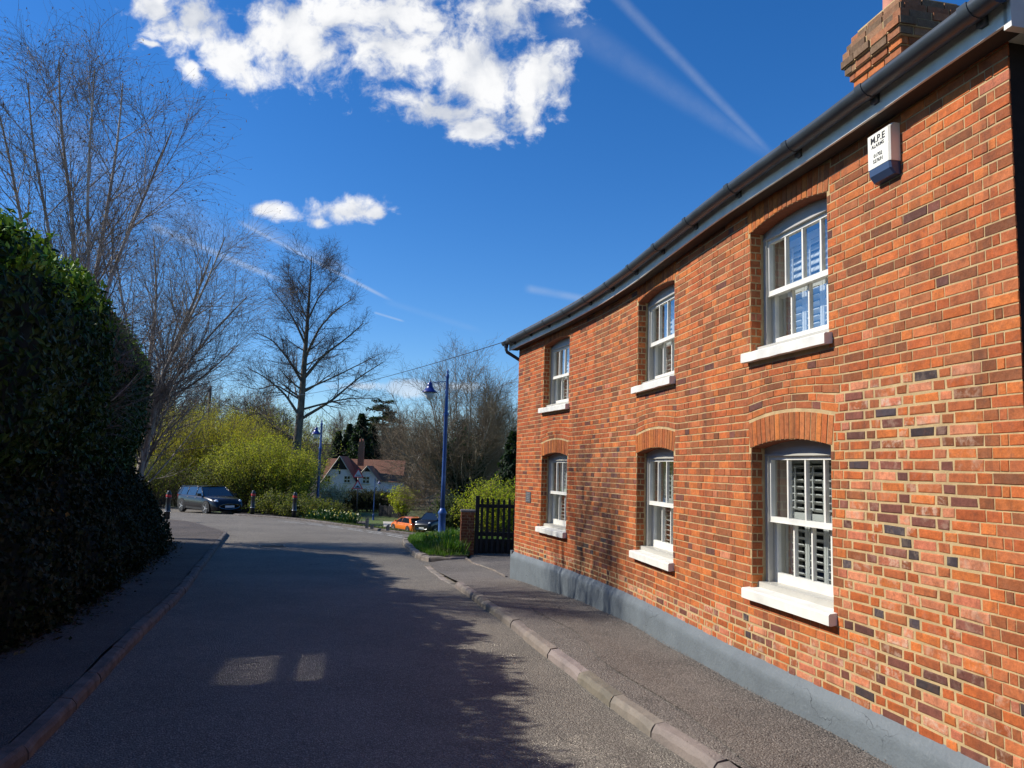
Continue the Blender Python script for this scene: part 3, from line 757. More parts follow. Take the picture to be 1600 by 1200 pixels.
# chimney
ch = MB(); ang = math.atan2(tdir[1], tdir[0]); cx, cy = np.array([3.44, 6.5]) + tdir * .29 - ndir * .28
def ring_course(z0, z1, lx, ly, dirt):
    # brick-sized blocks round a rectangular stack
    for (L, dpt, sx, axis) in ((lx, ly, 1, 0), (lx, ly, -1, 0), (ly, lx, 1, 1), (ly, lx, -1, 1)):
        s = -L / 2 + (0 if int(z0 * 100) % 2 else -.06)
        while s < L / 2 - .001:
            e_ = min(s + .225, L / 2); a_ = max(s, -L / 2)
            if e_ - a_ > .02:
                cc = (OR[r.integers(5)] if r.random() < .6 else BR[r.integers(3)]) * r.uniform(.7, 1.05)
                if dirt: cc = np.array([(.24, .12, .06), (.15, .09, .05), (.30, .115, .05)])[r.integers(3)] * r.uniform(.8, 1.2)
                m_ = (a_ + e_) / 2; off_ = dpt / 2 - .05 + r.uniform(-.005, .005) * (2 if dirt else 1)
                c_ = np.array([m_, sx * off_, (z0 + z1) / 2]) if axis == 0 else np.array([sx * off_, m_, (z0 + z1) / 2])
                size = (e_ - a_ - .009, .10, z1 - z0 - .009) if axis == 0 else (.10, e_ - a_ - .009, z1 - z0 - .009)
                c_ = rotz(ang) @ c_ + np.array([cx, cy, 0]); ch.box(c_, size, rotz(ang), (*cc, .1), 1)
            s += .235
    ch.box((cx, cy, (z0 + z1) / 2), (lx - .022, ly - .022, z1 - z0), rotz(ang), m=0)
z = 4.8
while z < 5.70: ring_course(z, z + .074, .58, .56, False); z += .074
for i, gp_ in enumerate((.025, .05, .075)): ring_course(z, z + .074, .58 + gp_ * 2, .56 + gp_ * 2, False); z += .074
for i in range(5):
    gp_ = (.11, .13, .12, .09, .06)[i]; ring_course(z, z + .078, .58 + gp_ * 2, .56 + gp_ * 2, True); z += .078
ch.box((cx, cy, z + .02), (.6, .6, .05), rotz(ang), (.2, .18, .15, 0), 0)
chim = hb(ch, 'chimney', [MATS['mortar'], MATS['brick']])
po = MB(); pc = np.array([cx, cy, z]) + np.append(tdir * .12, 0) + np.append(ndir * .02, 0)
po.lathe([(.12, 0), (.125, .12), (.14, .13), (.14, .17), (.11, .19), (.10, .5), (.125, .53), (.125, .58), (.10, .58)], pc, 20)
po.build('chimney_pot', MATS['terracotta'], chim, True)
# windows
def window(i, sa, sb, zb, zs):
    c = (sa + sb) / 2; hw = (sb - sa) / 2; dz = float(sag(c))
    x, y = wxy(c, 0); a, b = np.array(wxy(sa)), np.array(wxy(sb)); U_ = (b - a) / np.linalg.norm(b - a); N_ = np.array([-U_[1], U_[0]])
    O = np.array([x, y]); R3 = np.column_stack([np.append(U_, 0), np.append(N_, 0), (0, 0, 1)])
    chord = float(np.dot((a + b) / 2 - O, N_))
    def P(u, v, w_): return np.append(O + U_ * u + N_ * (w_ + chord), v + dz)
    def bx(mb, u0, u1, v0, v1, w0, w1, **k_): mb.box(P((u0 + u1) / 2, (v0 + v1) / 2, (w0 + w1) / 2), (abs(u1 - u0), abs(w1 - w0), abs(v1 - v0)), R3, **k_)
    fr = MB(); f0, f1 = -.137, -.26
    for sg in (-1, 1):
        bx(fr, sg * (hw + .005), sg * (hw - .045), zb, zs + .02, f0, f0 - .02); bx(fr, sg * (hw + .01), sg * (hw - .022), zb, zs + .02, f0 - .02, f1)
        bx(fr, sg * (hw - .022), sg * (hw - .034), zb, zs - .02, f0 - .068, f0 - .082)
        bx(fr, sg * (hw + .012), sg * (hw - .05), zb, zs, f1, f1 - .22)
    us = np.linspace(-hw, hw, 15); V = []
    for u in us:
        V += [P(u, zs - .055, f0), P(u, zs + intr(u, hw) + .012, f0), P(u, zs + intr(u, hw) + .012, f1), P(u, zs - .055, f1)]
    fr.add(V, [(q * 4 + j, q * 4 + (j + 1) % 4, (q + 1) * 4 + (j + 1) % 4, (q + 1) * 4 + j) for q in range(14) for j in range(4)])
    bx(fr, -hw, hw, zs - .07, zs - .052, f0 + .008, f1)
    bx(fr, -hw + .0, hw, zb, zb + .05, -.06, f1 - .05)          # timber sill
    win = hb(fr, 'window', MATS['sash_paint'])
    top, mid = zs - .07, zb + .05 + (zs - .07 - zb - .05) * .50; hwf = hw - .023
    def sash(v0, v1, w_, bot):
        m_ = MB(); st = .038; q = hwf
        for sg in (-1, 1): bx(m_, sg * q, sg * (q - st), v0, v1, w_, w_ - .042)
        bx(m_, -q + st, q - st, v1 - .035, v1, w_ - .001, w_ - .041); bx(m_, -q + st, q - st, v0, v0 + bot, w_ - .001, w_ - .041)
        n_ = 4; pw = 2 * (q - st) / n_
        for k_ in range(1, n_): bx(m_, -q + st + k_ * pw - .010, -q + st + k_ * pw + .010, v0 + bot, v1 - .035, w_ - .004, w_ - .038)
        return m_
    up_ = sash(mid - .022, top, f0 - .022, .042); bx(up_, -hwf, hwf, mid - .03, mid - .022, f0 - .018, f0 - .05)
    up_.build('upper_sash', MATS['white_paint'], win)
    lo_ = sash(zb + .05, mid + .018, f0 - .078, .085); lo_.build('lower_sash', MATS['white_paint'], win)
    gl = MB()
    for (v0, v1, w_) in ((mid, top - .02, f0 - .045), (zb + .11, mid, f0 - .101)):
        gl.add([P(-hwf + .02, v0, w_), P(hwf - .02, v0, w_), P(hwf - .02, v1, w_), P(-hwf + .02, v1, w_)], [(3, 2, 1, 0)])
    gl.build('glass', MATS['window_glass'], win)
    sh = MB(); wS = -.355; q = hw - .05; pw = 2 * q / 4; rs = np.random.default_rng(i)
    for k_ in range(4):
        a_ = -q + k_ * pw; tm = mid + .03
        for e in (a_ + .003, a_ + pw - .037): bx(sh, e, e + .034, zb + .05, top, wS, wS - .028)
        for (v0, v1) in ((zb + .05, zb + .11), (tm - .035, tm + .035), (top - .06, top)): bx(sh, a_ + .037, a_ + pw - .037, v0, v1, wS - .001, wS - .027)
        for (v0, v1, ti) in ((zb + .11, tm - .035, .42), (tm + .035, top - .06, -.95 if i % 2 else .40)):
            nl = int((v1 - v0) / .058); tt = ti + rs.uniform(-.06, .06)
            for j in range(nl):
                vc = v0 + (j + .5) * (v1 - v0) / nl
                sh.box(P(a_ + pw / 2, vc, wS - .014), (pw - .074, .060, .009), R3 @ rotx(tt))
            bx(sh, a_ + pw / 2 - .006, a_ + pw / 2 + .006, v0 + .03, v1 - .03, wS + .022, wS + .034)
    sh.build('shutter', MATS['shutter_paint'], win)
    si = MB(); L = hw + .045; V = []                          # moulded painted stone sill
    prof = [(-.15, zb + .008), (.068, zb - .012), (.078, zb - .022), (.078, zb - .098), (.06, zb - .102), (.0, zb - .094), (-.10, zb - .09)]
    for u in np.linspace(-L, L, 9):
        jj = .0018 * math.sin(u * 23 + i)
        for (w_, v) in prof: V.append(P(u, v + (jj if w_ > .05 else 0), w_ + (jj if w_ > .05 else 0)))
    kk = len(prof); si.add(V, [(a2 * kk + j, a2 * kk + (j + 1) % kk, (a2 + 1) * kk + (j + 1) % kk, (a2 + 1) * kk + j) for a2 in range(8) for j in range(kk)])
    for b_ in (0, 8 * kk): si.add(V[b_:b_ + kk], [list(range(kk))])
    si.build('sill', MATS['white_paint'], win)
for i, wdw in enumerate(wins): window(i, *wdw)
# dim room behind the windows
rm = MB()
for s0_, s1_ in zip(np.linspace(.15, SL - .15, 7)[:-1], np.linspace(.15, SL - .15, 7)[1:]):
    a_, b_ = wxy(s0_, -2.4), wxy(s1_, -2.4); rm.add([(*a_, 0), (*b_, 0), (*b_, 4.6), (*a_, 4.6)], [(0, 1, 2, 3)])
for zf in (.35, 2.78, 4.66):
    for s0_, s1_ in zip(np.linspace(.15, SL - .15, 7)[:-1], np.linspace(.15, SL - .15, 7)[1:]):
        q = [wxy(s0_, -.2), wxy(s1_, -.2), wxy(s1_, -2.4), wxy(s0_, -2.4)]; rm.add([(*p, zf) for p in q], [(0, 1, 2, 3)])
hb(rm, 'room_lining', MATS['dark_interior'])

# plaque on the wall, and the alarm box
def on_wall(s, z, off=0.0):
    p = wp(s, z, off); t_ = np.array(wxy(s + .1)) - np.array(wxy(s - .1)); return p, math.atan2(t_[1], t_[0])
p, a = on_wall(s_at_y(14.45), 1.51 + .03, .006)
pm = MB(); pm.box((0, 0, 0), (.27, .018, .2)); 
for q in range(5): pm.box((0, .011, .07 - q * .034), (.18 - .05 * (q % 2), .003, .010), m=1)
po_ = pm.build('wall_plaque', [MATS['plaque_metal'], MATS['silver']]); po_.location = p; po_.rotation_euler = (0, 0, a)
tag(po_, 'small grey metal plaque fixed to the brick wall near its far corner', 'plaque')
sbx = s_at_y(5.14); p, a = on_wall(sbx, 4.325, .006)
al = empty('alarm_box', p, 'cream burglar alarm box with a dark blue foot, on the wall under the gutter', 'alarm box', rz=a)
def shell(prof, w_, m):  # prof in (depth, z), bevelled sides
    mb = MB(); V = []
    for (x, k_) in ((-w_ / 2, .012), (-w_ / 2 + .012, 0), (w_ / 2 - .012, 0), (w_ / 2, .012)):
        for (d, z) in prof: V.append((x, max(d - (k_ if d > .02 else 0), 0), z))
    n = len(prof); mb.add(V, [(i * n + j, (i + 1) * n + j, (i + 1) * n + (j + 1) % n, i * n + (j + 1) % n) for i in range(3) for j in range(n)])
    mb.add(V[:n], [list(range(n))]); mb.add(V[3 * n:], [list(range(n))]); return mb
shell([(0, .165), (.055, .165), (.085, .14), (.085, -.105), (0, -.105)], .235, 0).build('casing', MATS['alarm_cream'], al)
shell([(0, -.106), (.083, -.106), (.078, -.155), (.045, -.195), (0, -.20)], .225, 0).build('lower_cover', MATS['alarm_blue'], al)
def text(body, size, x, z, par, m, name='lettering', y=.0862, bold=.0, rot=(math.pi / 2, 0, math.pi), sx=1.0):
    cu = bpy.data.curves.new(name, 'FONT'); cu.body = body; cu.size = size; cu.align_x = 'CENTER'; cu.align_y = 'CENTER'; cu.extrude = .0006; cu.offset = bold
    tmp = bpy.data.objects.new(name, cu); COL.objects.link(tmp); dg = bpy.context.evaluated_depsgraph_get()
    me = bpy.data.meshes.new_from_object(tmp.evaluated_get(dg)); bpy.data.objects.remove(tmp)
    me.materials.clear(); me.materials.append(m); o = bpy.data.objects.new(name, me); COL.objects.link(o)
    o.parent = par; o.location = (x, y, z); o.rotation_euler = rot; o.scale = (sx, 1, 1); return o
text('M.P.E', .068, 0, .095, al, MATS['ink'], bold=.0012)
text('ALARMS', .036, 0, .048, al, MATS['ink'], bold=.0004)
text('01702', .036, 0, -.022, al, MATS['ink'], bold=.0003); text('527691', .036, 0, -.062, al, MATS['ink'], bold=.0003)
# ------------------------------------------------------------------ foliage helpers
def unit(a): return a / (np.linalg.norm(a, axis=-1, keepdims=True) + 1e-9)
def leaves(mb, P, N, L, Wd, colr, rg=rng, spread=.8, fold=.18, droop=None):
    n = len(P); L = np.broadcast_to(L, n) * rg.uniform(.7, 1.25, n); Wd = np.broadcast_to(Wd, n) * rg.uniform(.8, 1.2, n)
    N = unit(N + rg.normal(0, spread, (n, 3))); T = rg.normal(0, 1, (n, 3))
    if droop is not None: T = T * .6 + droop
    T = unit(T - (T * N).sum(1, keepdims=True) * N); B = np.cross(N, T)
    L = L[:, None]; Wd = Wd[:, None]
    v = np.stack([P, P + T * L * .5 + B * Wd + N * Wd * fold * 2, P + T * L, P + T * L * .5 - B * Wd + N * Wd * fold * 2], 1).reshape(-1, 3)
    a = np.arange(n)[:, None] * 4
    f = np.concatenate([a + [0, 1, 2], a + [0, 2, 3]], 1).reshape(-1, 3)
    mb.add(v, f, np.repeat(np.column_stack([colr, np.ones(n)]), 4, 0) if np.ndim(colr) == 2 else colr)
def pick(pal, n, rg=rng, j=.18):
    pal = np.asarray(pal, float); return pal[rg.integers(len(pal), size=n)] * rg.uniform(1 - j, 1 + j, (n, 1))

# ------------------------------------------------------------------ hedge bank on the left
HB = np.array([(-4.5, -9), (-4.6, -3), (-4.75, 3), (-4.9, 6.5), (-4.96, 7.74), (-5.13, 8.8), (-5.83, 11.1), (-7.0, 14.6), (-8.15, 18.2), (-8.75, 19.9), (-9.4, 20.9), (-10.6, 21.5), (-13.5, 22.2), (-18, 22.6)])
hs_ = np.concatenate([[0], np.cumsum(np.linalg.norm(np.diff(HB, axis=0), axis=1))])
def hbase(s): return np.stack([np.interp(s, hs_, HB[:, 0]), np.interp(s, hs_, HB[:, 1])], -1)
def hnorm(s): d = hbase(s + .5) - hbase(s - .5); d = unit(d); return np.stack([d[..., 1], -d[..., 0]], -1)
def hprof(part, s, v):
    """offset towards the road and height of the hedge face; v from 0 (foot) to 1"""
    xy = hbase(s); far = np.clip((xy[..., 1] - 8) / 12, 0, 1); near = np.clip((8 - xy[..., 1]) / 3, 0, 1)
    lump = .10 * np.sin(s * 1.9 + v * 3) + .07 * np.sin(s * 4.3 - v * 7) + .05 * np.sin(s * 9.1 + v * 13)
    if part == 'ivy':
        o = np.interp(v, [0, .25, .6, .85, 1], [.0, .10, -.10, -.32, -.45]); h = v * (2.15 + .12 * np.sin(s * 1.3)); o = o - .75 * far * v
    else:
        top = np.interp(xy[..., 1], [-9, 5.5, 7.5, 9.5, 12, 16, 20, 22.5], [4.7, 4.55, 4.32, 4.48, 4.50, 4.68, 4.85, 4.5]) - g(xy[..., 0], xy[..., 1])
        vv = np.array([0, .12, .35, .55, .72, .80, .90, 1]); oo = np.array([-.55, -.30, -.08, -.05, -.25, -.55, -1.1, -2.2]); hh = np.array([0, .10, .40, .70, .90, .97, 1.0, .96])
        o = np.interp(v, vv, oo) + .12 * near - .80 * far; h = 1.75 + (top - 1.75) * np.interp(v, vv, hh) + .10 * np.sin(s * 2.3) * (v > .6) + .07 * np.sin(s * 5.7 + 1) * (v > .6)
    return o + lump * .8, h
def hpoint(part, s, v, extra=0.0):
    o, h = hprof(part, s, v); xy = hbase(s); n = hnorm(s); p = xy + n * (o + extra)[..., None]
    return np.concatenate([p, (g(xy[..., 0], xy[..., 1]) + h)[..., None]], -1)
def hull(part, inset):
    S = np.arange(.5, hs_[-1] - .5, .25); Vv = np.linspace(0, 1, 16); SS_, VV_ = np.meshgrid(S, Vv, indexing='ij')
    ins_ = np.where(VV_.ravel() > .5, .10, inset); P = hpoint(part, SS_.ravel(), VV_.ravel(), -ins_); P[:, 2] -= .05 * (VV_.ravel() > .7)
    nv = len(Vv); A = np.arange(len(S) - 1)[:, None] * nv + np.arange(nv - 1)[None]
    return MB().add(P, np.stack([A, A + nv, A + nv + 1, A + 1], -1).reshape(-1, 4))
def hleaves(part, dens, v0, v1, s0, s1, L, Wd, pal, depth, rg, spread=.7, lift=0.0, j=.3):
    n = int(dens * (s1 - s0)); S = rg.uniform(s0, s1, n); Vq = rg.uniform(v0, v1, n)
    P = hpoint(part, S, Vq, -np.abs(rg.normal(0, depth, n)) + .03 + rg.uniform(0, .05, n))
    P2 = hpoint(part, S, np.clip(Vq + .03, 0, 1)); P1 = hpoint(part, S, np.clip(Vq - .03, 0, 1)); up_ = unit(P2 - P1); hn = hnorm(S)
    al_ = np.stack([-hn[:, 1], hn[:, 0], np.zeros(n)], 1); N = np.cross(up_, al_); N = unit(N)
    sg = np.sign((N * np.concatenate([hn, np.full((n, 1), .6)], 1)).sum(1, keepdims=True)); N = N * sg
    P = P + N * rg.uniform(0, .06, (n, 1)) + N * lift * rg.random((n, 1)) ** 4
    return P, N, pick(pal, n, rg, j)
sF = float(np.interp(5.0, HB[:, 1], hs_)); sE = hs_[9]
rl = np.random.default_rng(21)
lau = empty('laurel_hedge', (-6.2, 12, 0), 'tall dark green laurel hedge along the left pavement', 'hedge')
def keepw(o, par): o.parent = par; o.matrix_parent_inverse = Matrix.Translation(-par.location); return o
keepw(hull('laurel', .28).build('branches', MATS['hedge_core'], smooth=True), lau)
mb = MB()
LP = [(.014, .040, .008), (.020, .052, .010), (.028, .065, .012), (.013, .030, .009), (.038, .075, .014)]
for (v0, v1, s0, s1, d, k_) in ((0, .78, sF, sE + 4, 1150, 1), (.72, 1, sF, sE + 4, 420, 1), (.05, .95, .5, sF, 520, 1.3), (0, .8, sE + 4, hs_[-1] - .6, 120, 1.6)):
    P, N, c = hleaves('laurel', d, v0, v1, s0, s1, 0, 0, LP, .09, rl, .55, .16)
    leaves(mb, P, N, .125 * k_, .027 * k_, c, rl, .55, .12)
P, N, c = hleaves('laurel', 46, .60, .80, sF, sE + 1, 0, 0, [(.16, .28, .03), (.22, .33, .04), (.10, .20, .02)], .02, rl, .5)
for k_ in range(5): leaves(mb, P + rl.normal(0, .05, P.shape) + np.array([0, 0, .09]), N, .12, .026, c, rl, .9, .12, droop=np.array([0, 0, .9]))
# tufts that stand clear of the clipped outline
S = rl.uniform(sF, sE + 1, 60); P0 = hpoint('laurel', S, rl.uniform(.62, .85, 60)); 
for k_ in range(10): leaves(mb, P0 + np.array([0, 0, .05 + .028 * k_]) + rl.normal(0, .03, P0.shape), np.tile([0, 0, 1.0], (60, 1)), .13, .028, pick([(.09, .18, .025), (.15, .26, .03), (.05, .11, .02)], 60, rl), rl, 1.0, .12, droop=np.array([0, 0, .5]))
keepw(mb.build('foliage', MATS['leaf_laurel']), lau)
ivy = empty('ivy_bank', (-5.4, 12, 0), 'dark ivy bank spilling onto the left pavement below the laurel hedge', 'ivy')
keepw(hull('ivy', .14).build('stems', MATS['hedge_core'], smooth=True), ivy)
mb = MB()
P, N, c = hleaves('ivy', 1500, 0, 1, sF, sE + 2.5, 0, 0, [(.012, .022, .008), (.018, .032, .010), (.028, .036, .018), (.010, .018, .008), (.036, .040, .022)], .05, rl, .6)
leaves(mb, P, N, .075, .033, c, rl, .6, .1)
P, N, c = hleaves('ivy', 5, .5, 1, sF, sE, 0, 0, [(.35, .22, .03), (.28, .14, .02)], .02, rl, .6); leaves(mb, P, N, .09, .03, c, rl, .6, .1)
P, N, c = hleaves('ivy', 420, 0, 1, .5, sF, 0, 0, [(.02, .04, .012)], .05, rl, .6); leaves(mb, P, N, .12, .05, c, rl, .6, .1)
S = rl.uniform(sF, sE + 1.5, 2600); q = hbase(S) + hnorm(S) * (np.abs(rl.normal(0, .20, 2600)) - .05)[:, None]
leaves(mb, np.column_stack([q, g(q[:, 0], q[:, 1]) + .115 + rl.uniform(0, .02, 2600)]), np.tile([0, 0, 1.0], (2600, 1)), .06, .02, pick([(.07, .045, .022), (.04, .028, .016), (.10, .07, .03), (.03, .04, .015)], 2600, rl, .3), rl, .35, .1)
keepw(mb.build('foliage', MATS['leaf_ivy']), ivy)

# ------------------------------------------------------------------ tree growing
def curve_pts(p0, d0, L, n, up, wig, rg):
    m_ = len(p0); P = np.zeros((m_, n, 3)); P[:, 0] = p0; d = unit(d0); st = (L / (n - 1))[:, None]
    upa = np.asarray(up, float)
    for i in range(1, n):
        d = unit(d + (upa if upa.ndim == 2 else upa[None]) / (n - 1) + rg.normal(0, wig, (m_, 3)) / math.sqrt(n - 1))
        P[:, i] = P[:, i - 1] + d * st
    return P
def spawn(PP, RR, k, t0, t1, ang, ln, n, rr, up, wig, rg, shape=None, rmin=.004, taper=.25, tpow=1.0, flat=0.0):
    m_, npts = PP.shape[:2]; M_ = m_ * k; idx = np.repeat(np.arange(m_), k)
    t = t0 + (t1 - t0) * ((np.tile(np.arange(k), m_) + rg.random(M_)) / k) ** tpow
    x = t * (npts - 1); i = np.minimum(x.astype(int), npts - 2); f = (x - i)[:, None]
    p = PP[idx, i] * (1 - f) + PP[idx, i + 1] * f; T = unit(PP[idx, i + 1] - PP[idx, i]); r0 = RR[idx, i] * (1 - f[:, 0]) + RR[idx, i + 1] * f[:, 0]
    a = rg.normal(0, 1, (M_, 3)); a[:, 2] *= (1 - flat); a = unit(a - (a * T).sum(1, keepdims=True) * T)
    th = np.radians(rg.uniform(ang[0], ang[1], M_))[:, None]; d = T * np.cos(th) + a * np.sin(th)
    L = rg.uniform(ln[0], ln[1], M_) * (shape(t) if shape is not None else 1.0)
    P = curve_pts(p, d, L, n, up, wig, rg); R0 = np.maximum(np.minimum(r0 * rr, r0 * .85), rmin)
    R = R0[:, None] * np.linspace(1, taper, n)[None]
    return P, np.maximum(R, rmin * .55)
def trunkline(pts, r0, r1, n=14):
    pts = np.array(pts, float); L = np.concatenate([[0], np.cumsum(np.linalg.norm(np.diff(pts, axis=0), axis=1))]); s = np.linspace(0, L[-1], n)
    P = np.stack([np.interp(s, L, pts[:, i]) for i in range(3)], 1); 
    P[1:-1] = (P[:-2] + 2 * P[1:-1] + P[2:]) / 4
    return P[None], np.linspace(r0, r1, n)[None]
def tree_obj(name, loc, label, group, woody, twigs, bark_m, twig_m, leafmb=None, leaf_m=None, cat='tree', sides=(8, 5, 3)):
    root = empty(name, loc, label, cat, group)
    a = MB()
    for (P, R, k) in woody: a.tubes(P, R, k)
    a.build('trunk', MATS[bark_m], root, True)
    b = MB()
    for (P, R, k) in twigs: b.tubes(P, R, k)
    cr = b.build('crown', MATS[twig_m], root, False)
    if leafmb is not None: leafmb.build('foliage' if name != 'birch_tree' else 'catkins', MATS[leaf_m], root)
    return root
def ends(P, frac=1.0, rg=rng):
    e = P[:, -1]; return e[rg.random(len(e)) < frac]

# multi-stemmed birches behind the hedge
def birch(name, loc, stems, label, seed, dens=1.0, group=None, tall=1.0, q=1.0):
    rg = np.random.default_rng(seed); W_ = []; A_ = []; B_ = []; C_ = []; mb = MB()
    for (pts, r0) in stems:
        P, R = trunkline(pts, r0, r0 * .16, 16); W_.append((P, R, 7))
        P1, R1 = spawn(P, R, int(14 * dens), .18, .97, (20, 46), (2.4 * q, 4.0 * q), 7, .50, (0, 0, .32), .16, rg, lambda t: 1.15 - .75 * t, .008)
        P2, R2 = spawn(P1, R1, 12, .12, .95, (18, 45), (1.0 * q, 2.1 * q), 6, .5, (0, 0, .12), .2, rg, lambda t: 1.1 - .6 * t, .0042)
        P3, R3 = spawn(P2, R2, 8, .1, 1.0, (20, 55), (.45 * q, 1.15 * q), 6, .6, (0.15, 0, -.55), .22, rg, None, .0024)
        P0_, R0_ = spawn(P, R, 10, .5, 1.0, (15, 40), (.8 * q, 1.8 * q), 6, .5, (0, 0, .2), .2, rg, None, .004)
        W_.append((P1, R1, 4)); A_.append((P2, R2, 3)); B_.append((P3, R3, 3)); A_.append((P0_, R0_, 3))
        for Q in (P3, P0_):
            e = ends(Q, .5, rg); N = np.tile([0, 0, 1.0], (len(e), 1))
            leaves(mb, e, N, .062, .0085, pick([(.10, .06, .035), (.14, .09, .045), (.05, .032, .022)], len(e), rg), rg, .9, .0, droop=np.array([.2, 0, -1.1]))
    return tree_obj(name, loc, label, group, W_, A_ + B_, 'bark_birch', 'twig_birch', mb, 'leaf_soft')
bz = gz(-12, 16.5)
def at3(px, py, Y):        # a sky-line target seen from the pavement, turned into a point at distance Y
    d = fwd * FPX + rtv * (px - 800) - upv * (py - 600); return d * (Y / d[1]) + np.array([0, 0, CAMZ])
def rel(loc, pts): return [np.array(p) - np.array(loc) for p in pts]
L1 = np.array([-7.9, 12.8, gz(-7.9, 12.8)])
birch('birch_tree', L1, [
    (rel(L1, [L1, at3(118, 430, 12.6), at3(112, 320, 12.4), at3(95, 210, 12.2), at3(92, 95, 12)]), .075),
    (rel(L1, [L1 + (.15, 0, 0), at3(150, 430, 13), at3(172, 300, 13.2), at3(186, 210, 13.4), at3(192, 130, 13.4)]), .075),
    (rel(L1, [L1 + (.2, .2, 0), at3(165, 450, 12.8), at3(215, 330, 12.6), at3(255, 240, 12.4), at3(268, 205, 12.2)]), .07),
    (rel(L1, [L1 + (-.2, 0, 0), at3(60, 480, 12.6), at3(30, 330, 12.2), at3(14, 240, 12), at3(-8, 150, 11.8)]), .07),
    (rel(L1, [L1 + (.1, -.2, 0), at3(142, 440, 11.8), at3(135, 330, 11.5), at3(140, 230, 11.2), at3(148, 110, 11.1)]), .06),
    (rel(L1, [L1 + (.1, -.4, 0), at3(90, 460, 12), at3(72, 330, 11.9), at3(50, 230, 11.6), at3(44, 130, 11.4)]), .06)],
    'tallest pale-stemmed birch, its stems fanning above the near end of the laurel hedge', 31, 1.0, q=.68)
L2 = np.array([-10.9, 22.0, gz(-10.9, 22)])
birch('birch_tree', L2, [
    (rel(L2, [L2, at3(240, 650, 22), at3(262, 560, 22), at3(300, 480, 22), at3(330, 400, 21.5)]), .13),
    (rel(L2, [L2 + (0, .2, 0), at3(234, 640, 22.4), at3(232, 560, 22.6), at3(246, 470, 22.8), at3(240, 370, 23)]), .10),
    (rel(L2, [L2 + (.1, .1, 0), at3(244, 622, 22), at3(285, 580, 21.7), at3(330, 520, 21.2), at3(385, 465, 20.8)]), .09),
    (rel(L2, [L2 + (.1, .1, 0), at3(244, 610, 22), at3(275, 540, 21), at3(320, 450, 20), at3(352, 370, 19.5)]), .09),
    (rel(L2, [L2 + (.1, .1, 0), at3(244, 630, 22), at3(290, 610, 22), at3(340, 570, 22), at3(372, 540, 22)]), .07),
    (rel(L2, [L2 + (-.2, .1, 0), at3(222, 600, 22), at3(196, 500, 21.7), at3(185, 430, 21.5), at3(170, 340, 21)]), .08)],
    'bare birch leaning out past the far end of the laurel hedge', 37, 1.15, q=.9)

# the tall alder in the middle
L3 = at3(462, 705, 55); L3[2] = gz(L3[0], L3[1]) - .2
rg = np.random.default_rng(5)
tk, tr_ = trunkline(rel(L3, [L3, at3(463, 700, 55), at3(470, 640, 55), at3(476, 560, 55), at3(482, 480, 55), at3(487, 400, 55)]), .42, .03, 24)
lim = [([(466, 690), (440, 676), (408, 645), (370, 640), (350, 632)], .15), ([(470, 655), (520, 625), (560, 590), (600, 565)], .13), ([(472, 640), (500, 632), (545, 622), (592, 623)], .09),
       ([(468, 650), (445, 615), (415, 590), (388, 575)], .12), ([(474, 600), (450, 560), (425, 530), (400, 520)], .11), ([(476, 590), (505, 555), (540, 530), (568, 505)], .12),
       ([(470, 625), (430, 600), (400, 610), (375, 600)], .08), ([(478, 540), (460, 500), (440, 470), (425, 455)], .09), ([(478, 555), (500, 510), (530, 480), (555, 465)], .10),
       ([(474, 610), (520, 590), (560, 570), (596, 552)], .09), ([(480, 500), (465, 465), (455, 435), (448, 425)], .06), ([(481, 500), (500, 460), (520, 440), (530, 432)], .07), ([(472, 670), (452, 690), (438, 672), (445, 655)], .07)]
LP_, LR_ = [], []
for (q, r0) in lim:
    dep = 55 + rg.uniform(-2.5, 2.5); pts = [at3(*q[0], 55)] + [at3(px, py, 55 + (dep - 55) * (i + 1) / 3) for i, (px, py) in enumerate(q[1:])]
    a, b = trunkline(rel(L3, pts), r0, r0 * .2, 12); LP_.append(a); LR_.append(b)
LP_ = np.vstack(LP_); LR_ = np.vstack(LR_)
X1, XR1 = spawn(tk, tr_, 26, .42, .98, (45, 75), (2.0, 4.6), 8, .35, (0, 0, .45), .14, rg, lambda t: 1.25 - .85 * t, .022)
P1, R1 = spawn(LP_, LR_, 13, .22, .98, (28, 60), (1.3, 2.7), 7, .45, (0, 0, .25), .2, rg, lambda t: 1.15 - .5 * t, .014)
P1b, R1b = spawn(X1, XR1, 8, .2, 1.0, (28, 60), (.9, 1.9), 6, .5, (0, 0, .2), .2, rg, None, .013)
PA, RA = np.vstack([P1[:, :6], P1b]), np.vstack([R1[:, :6], R1b])
P2, R2 = spawn(PA, RA, 8, .15, 1.0, (25, 65), (.5, 1.15), 5, .55, (0, 0, .15), .28, rg, None, .0085)
P3, R3 = spawn(P2, R2, 4, .2, 1.0, (30, 70), (.25, .55), 4, .7, (0, 0, .0), .3, rg, None, .0068)
tree_obj('alder_tree', L3, 'tall bare cone-shaped tree with a straight dark trunk rising behind the yellow-green bushes', None, [(tk, tr_, 9), (LP_, LR_, 6), (X1, XR1, 4)], [(P1, R1, 3), (P1b, R1b, 3), (P2, R2, 3), (P3, R3, 3)], 'bark_grey', 'twig_purple')

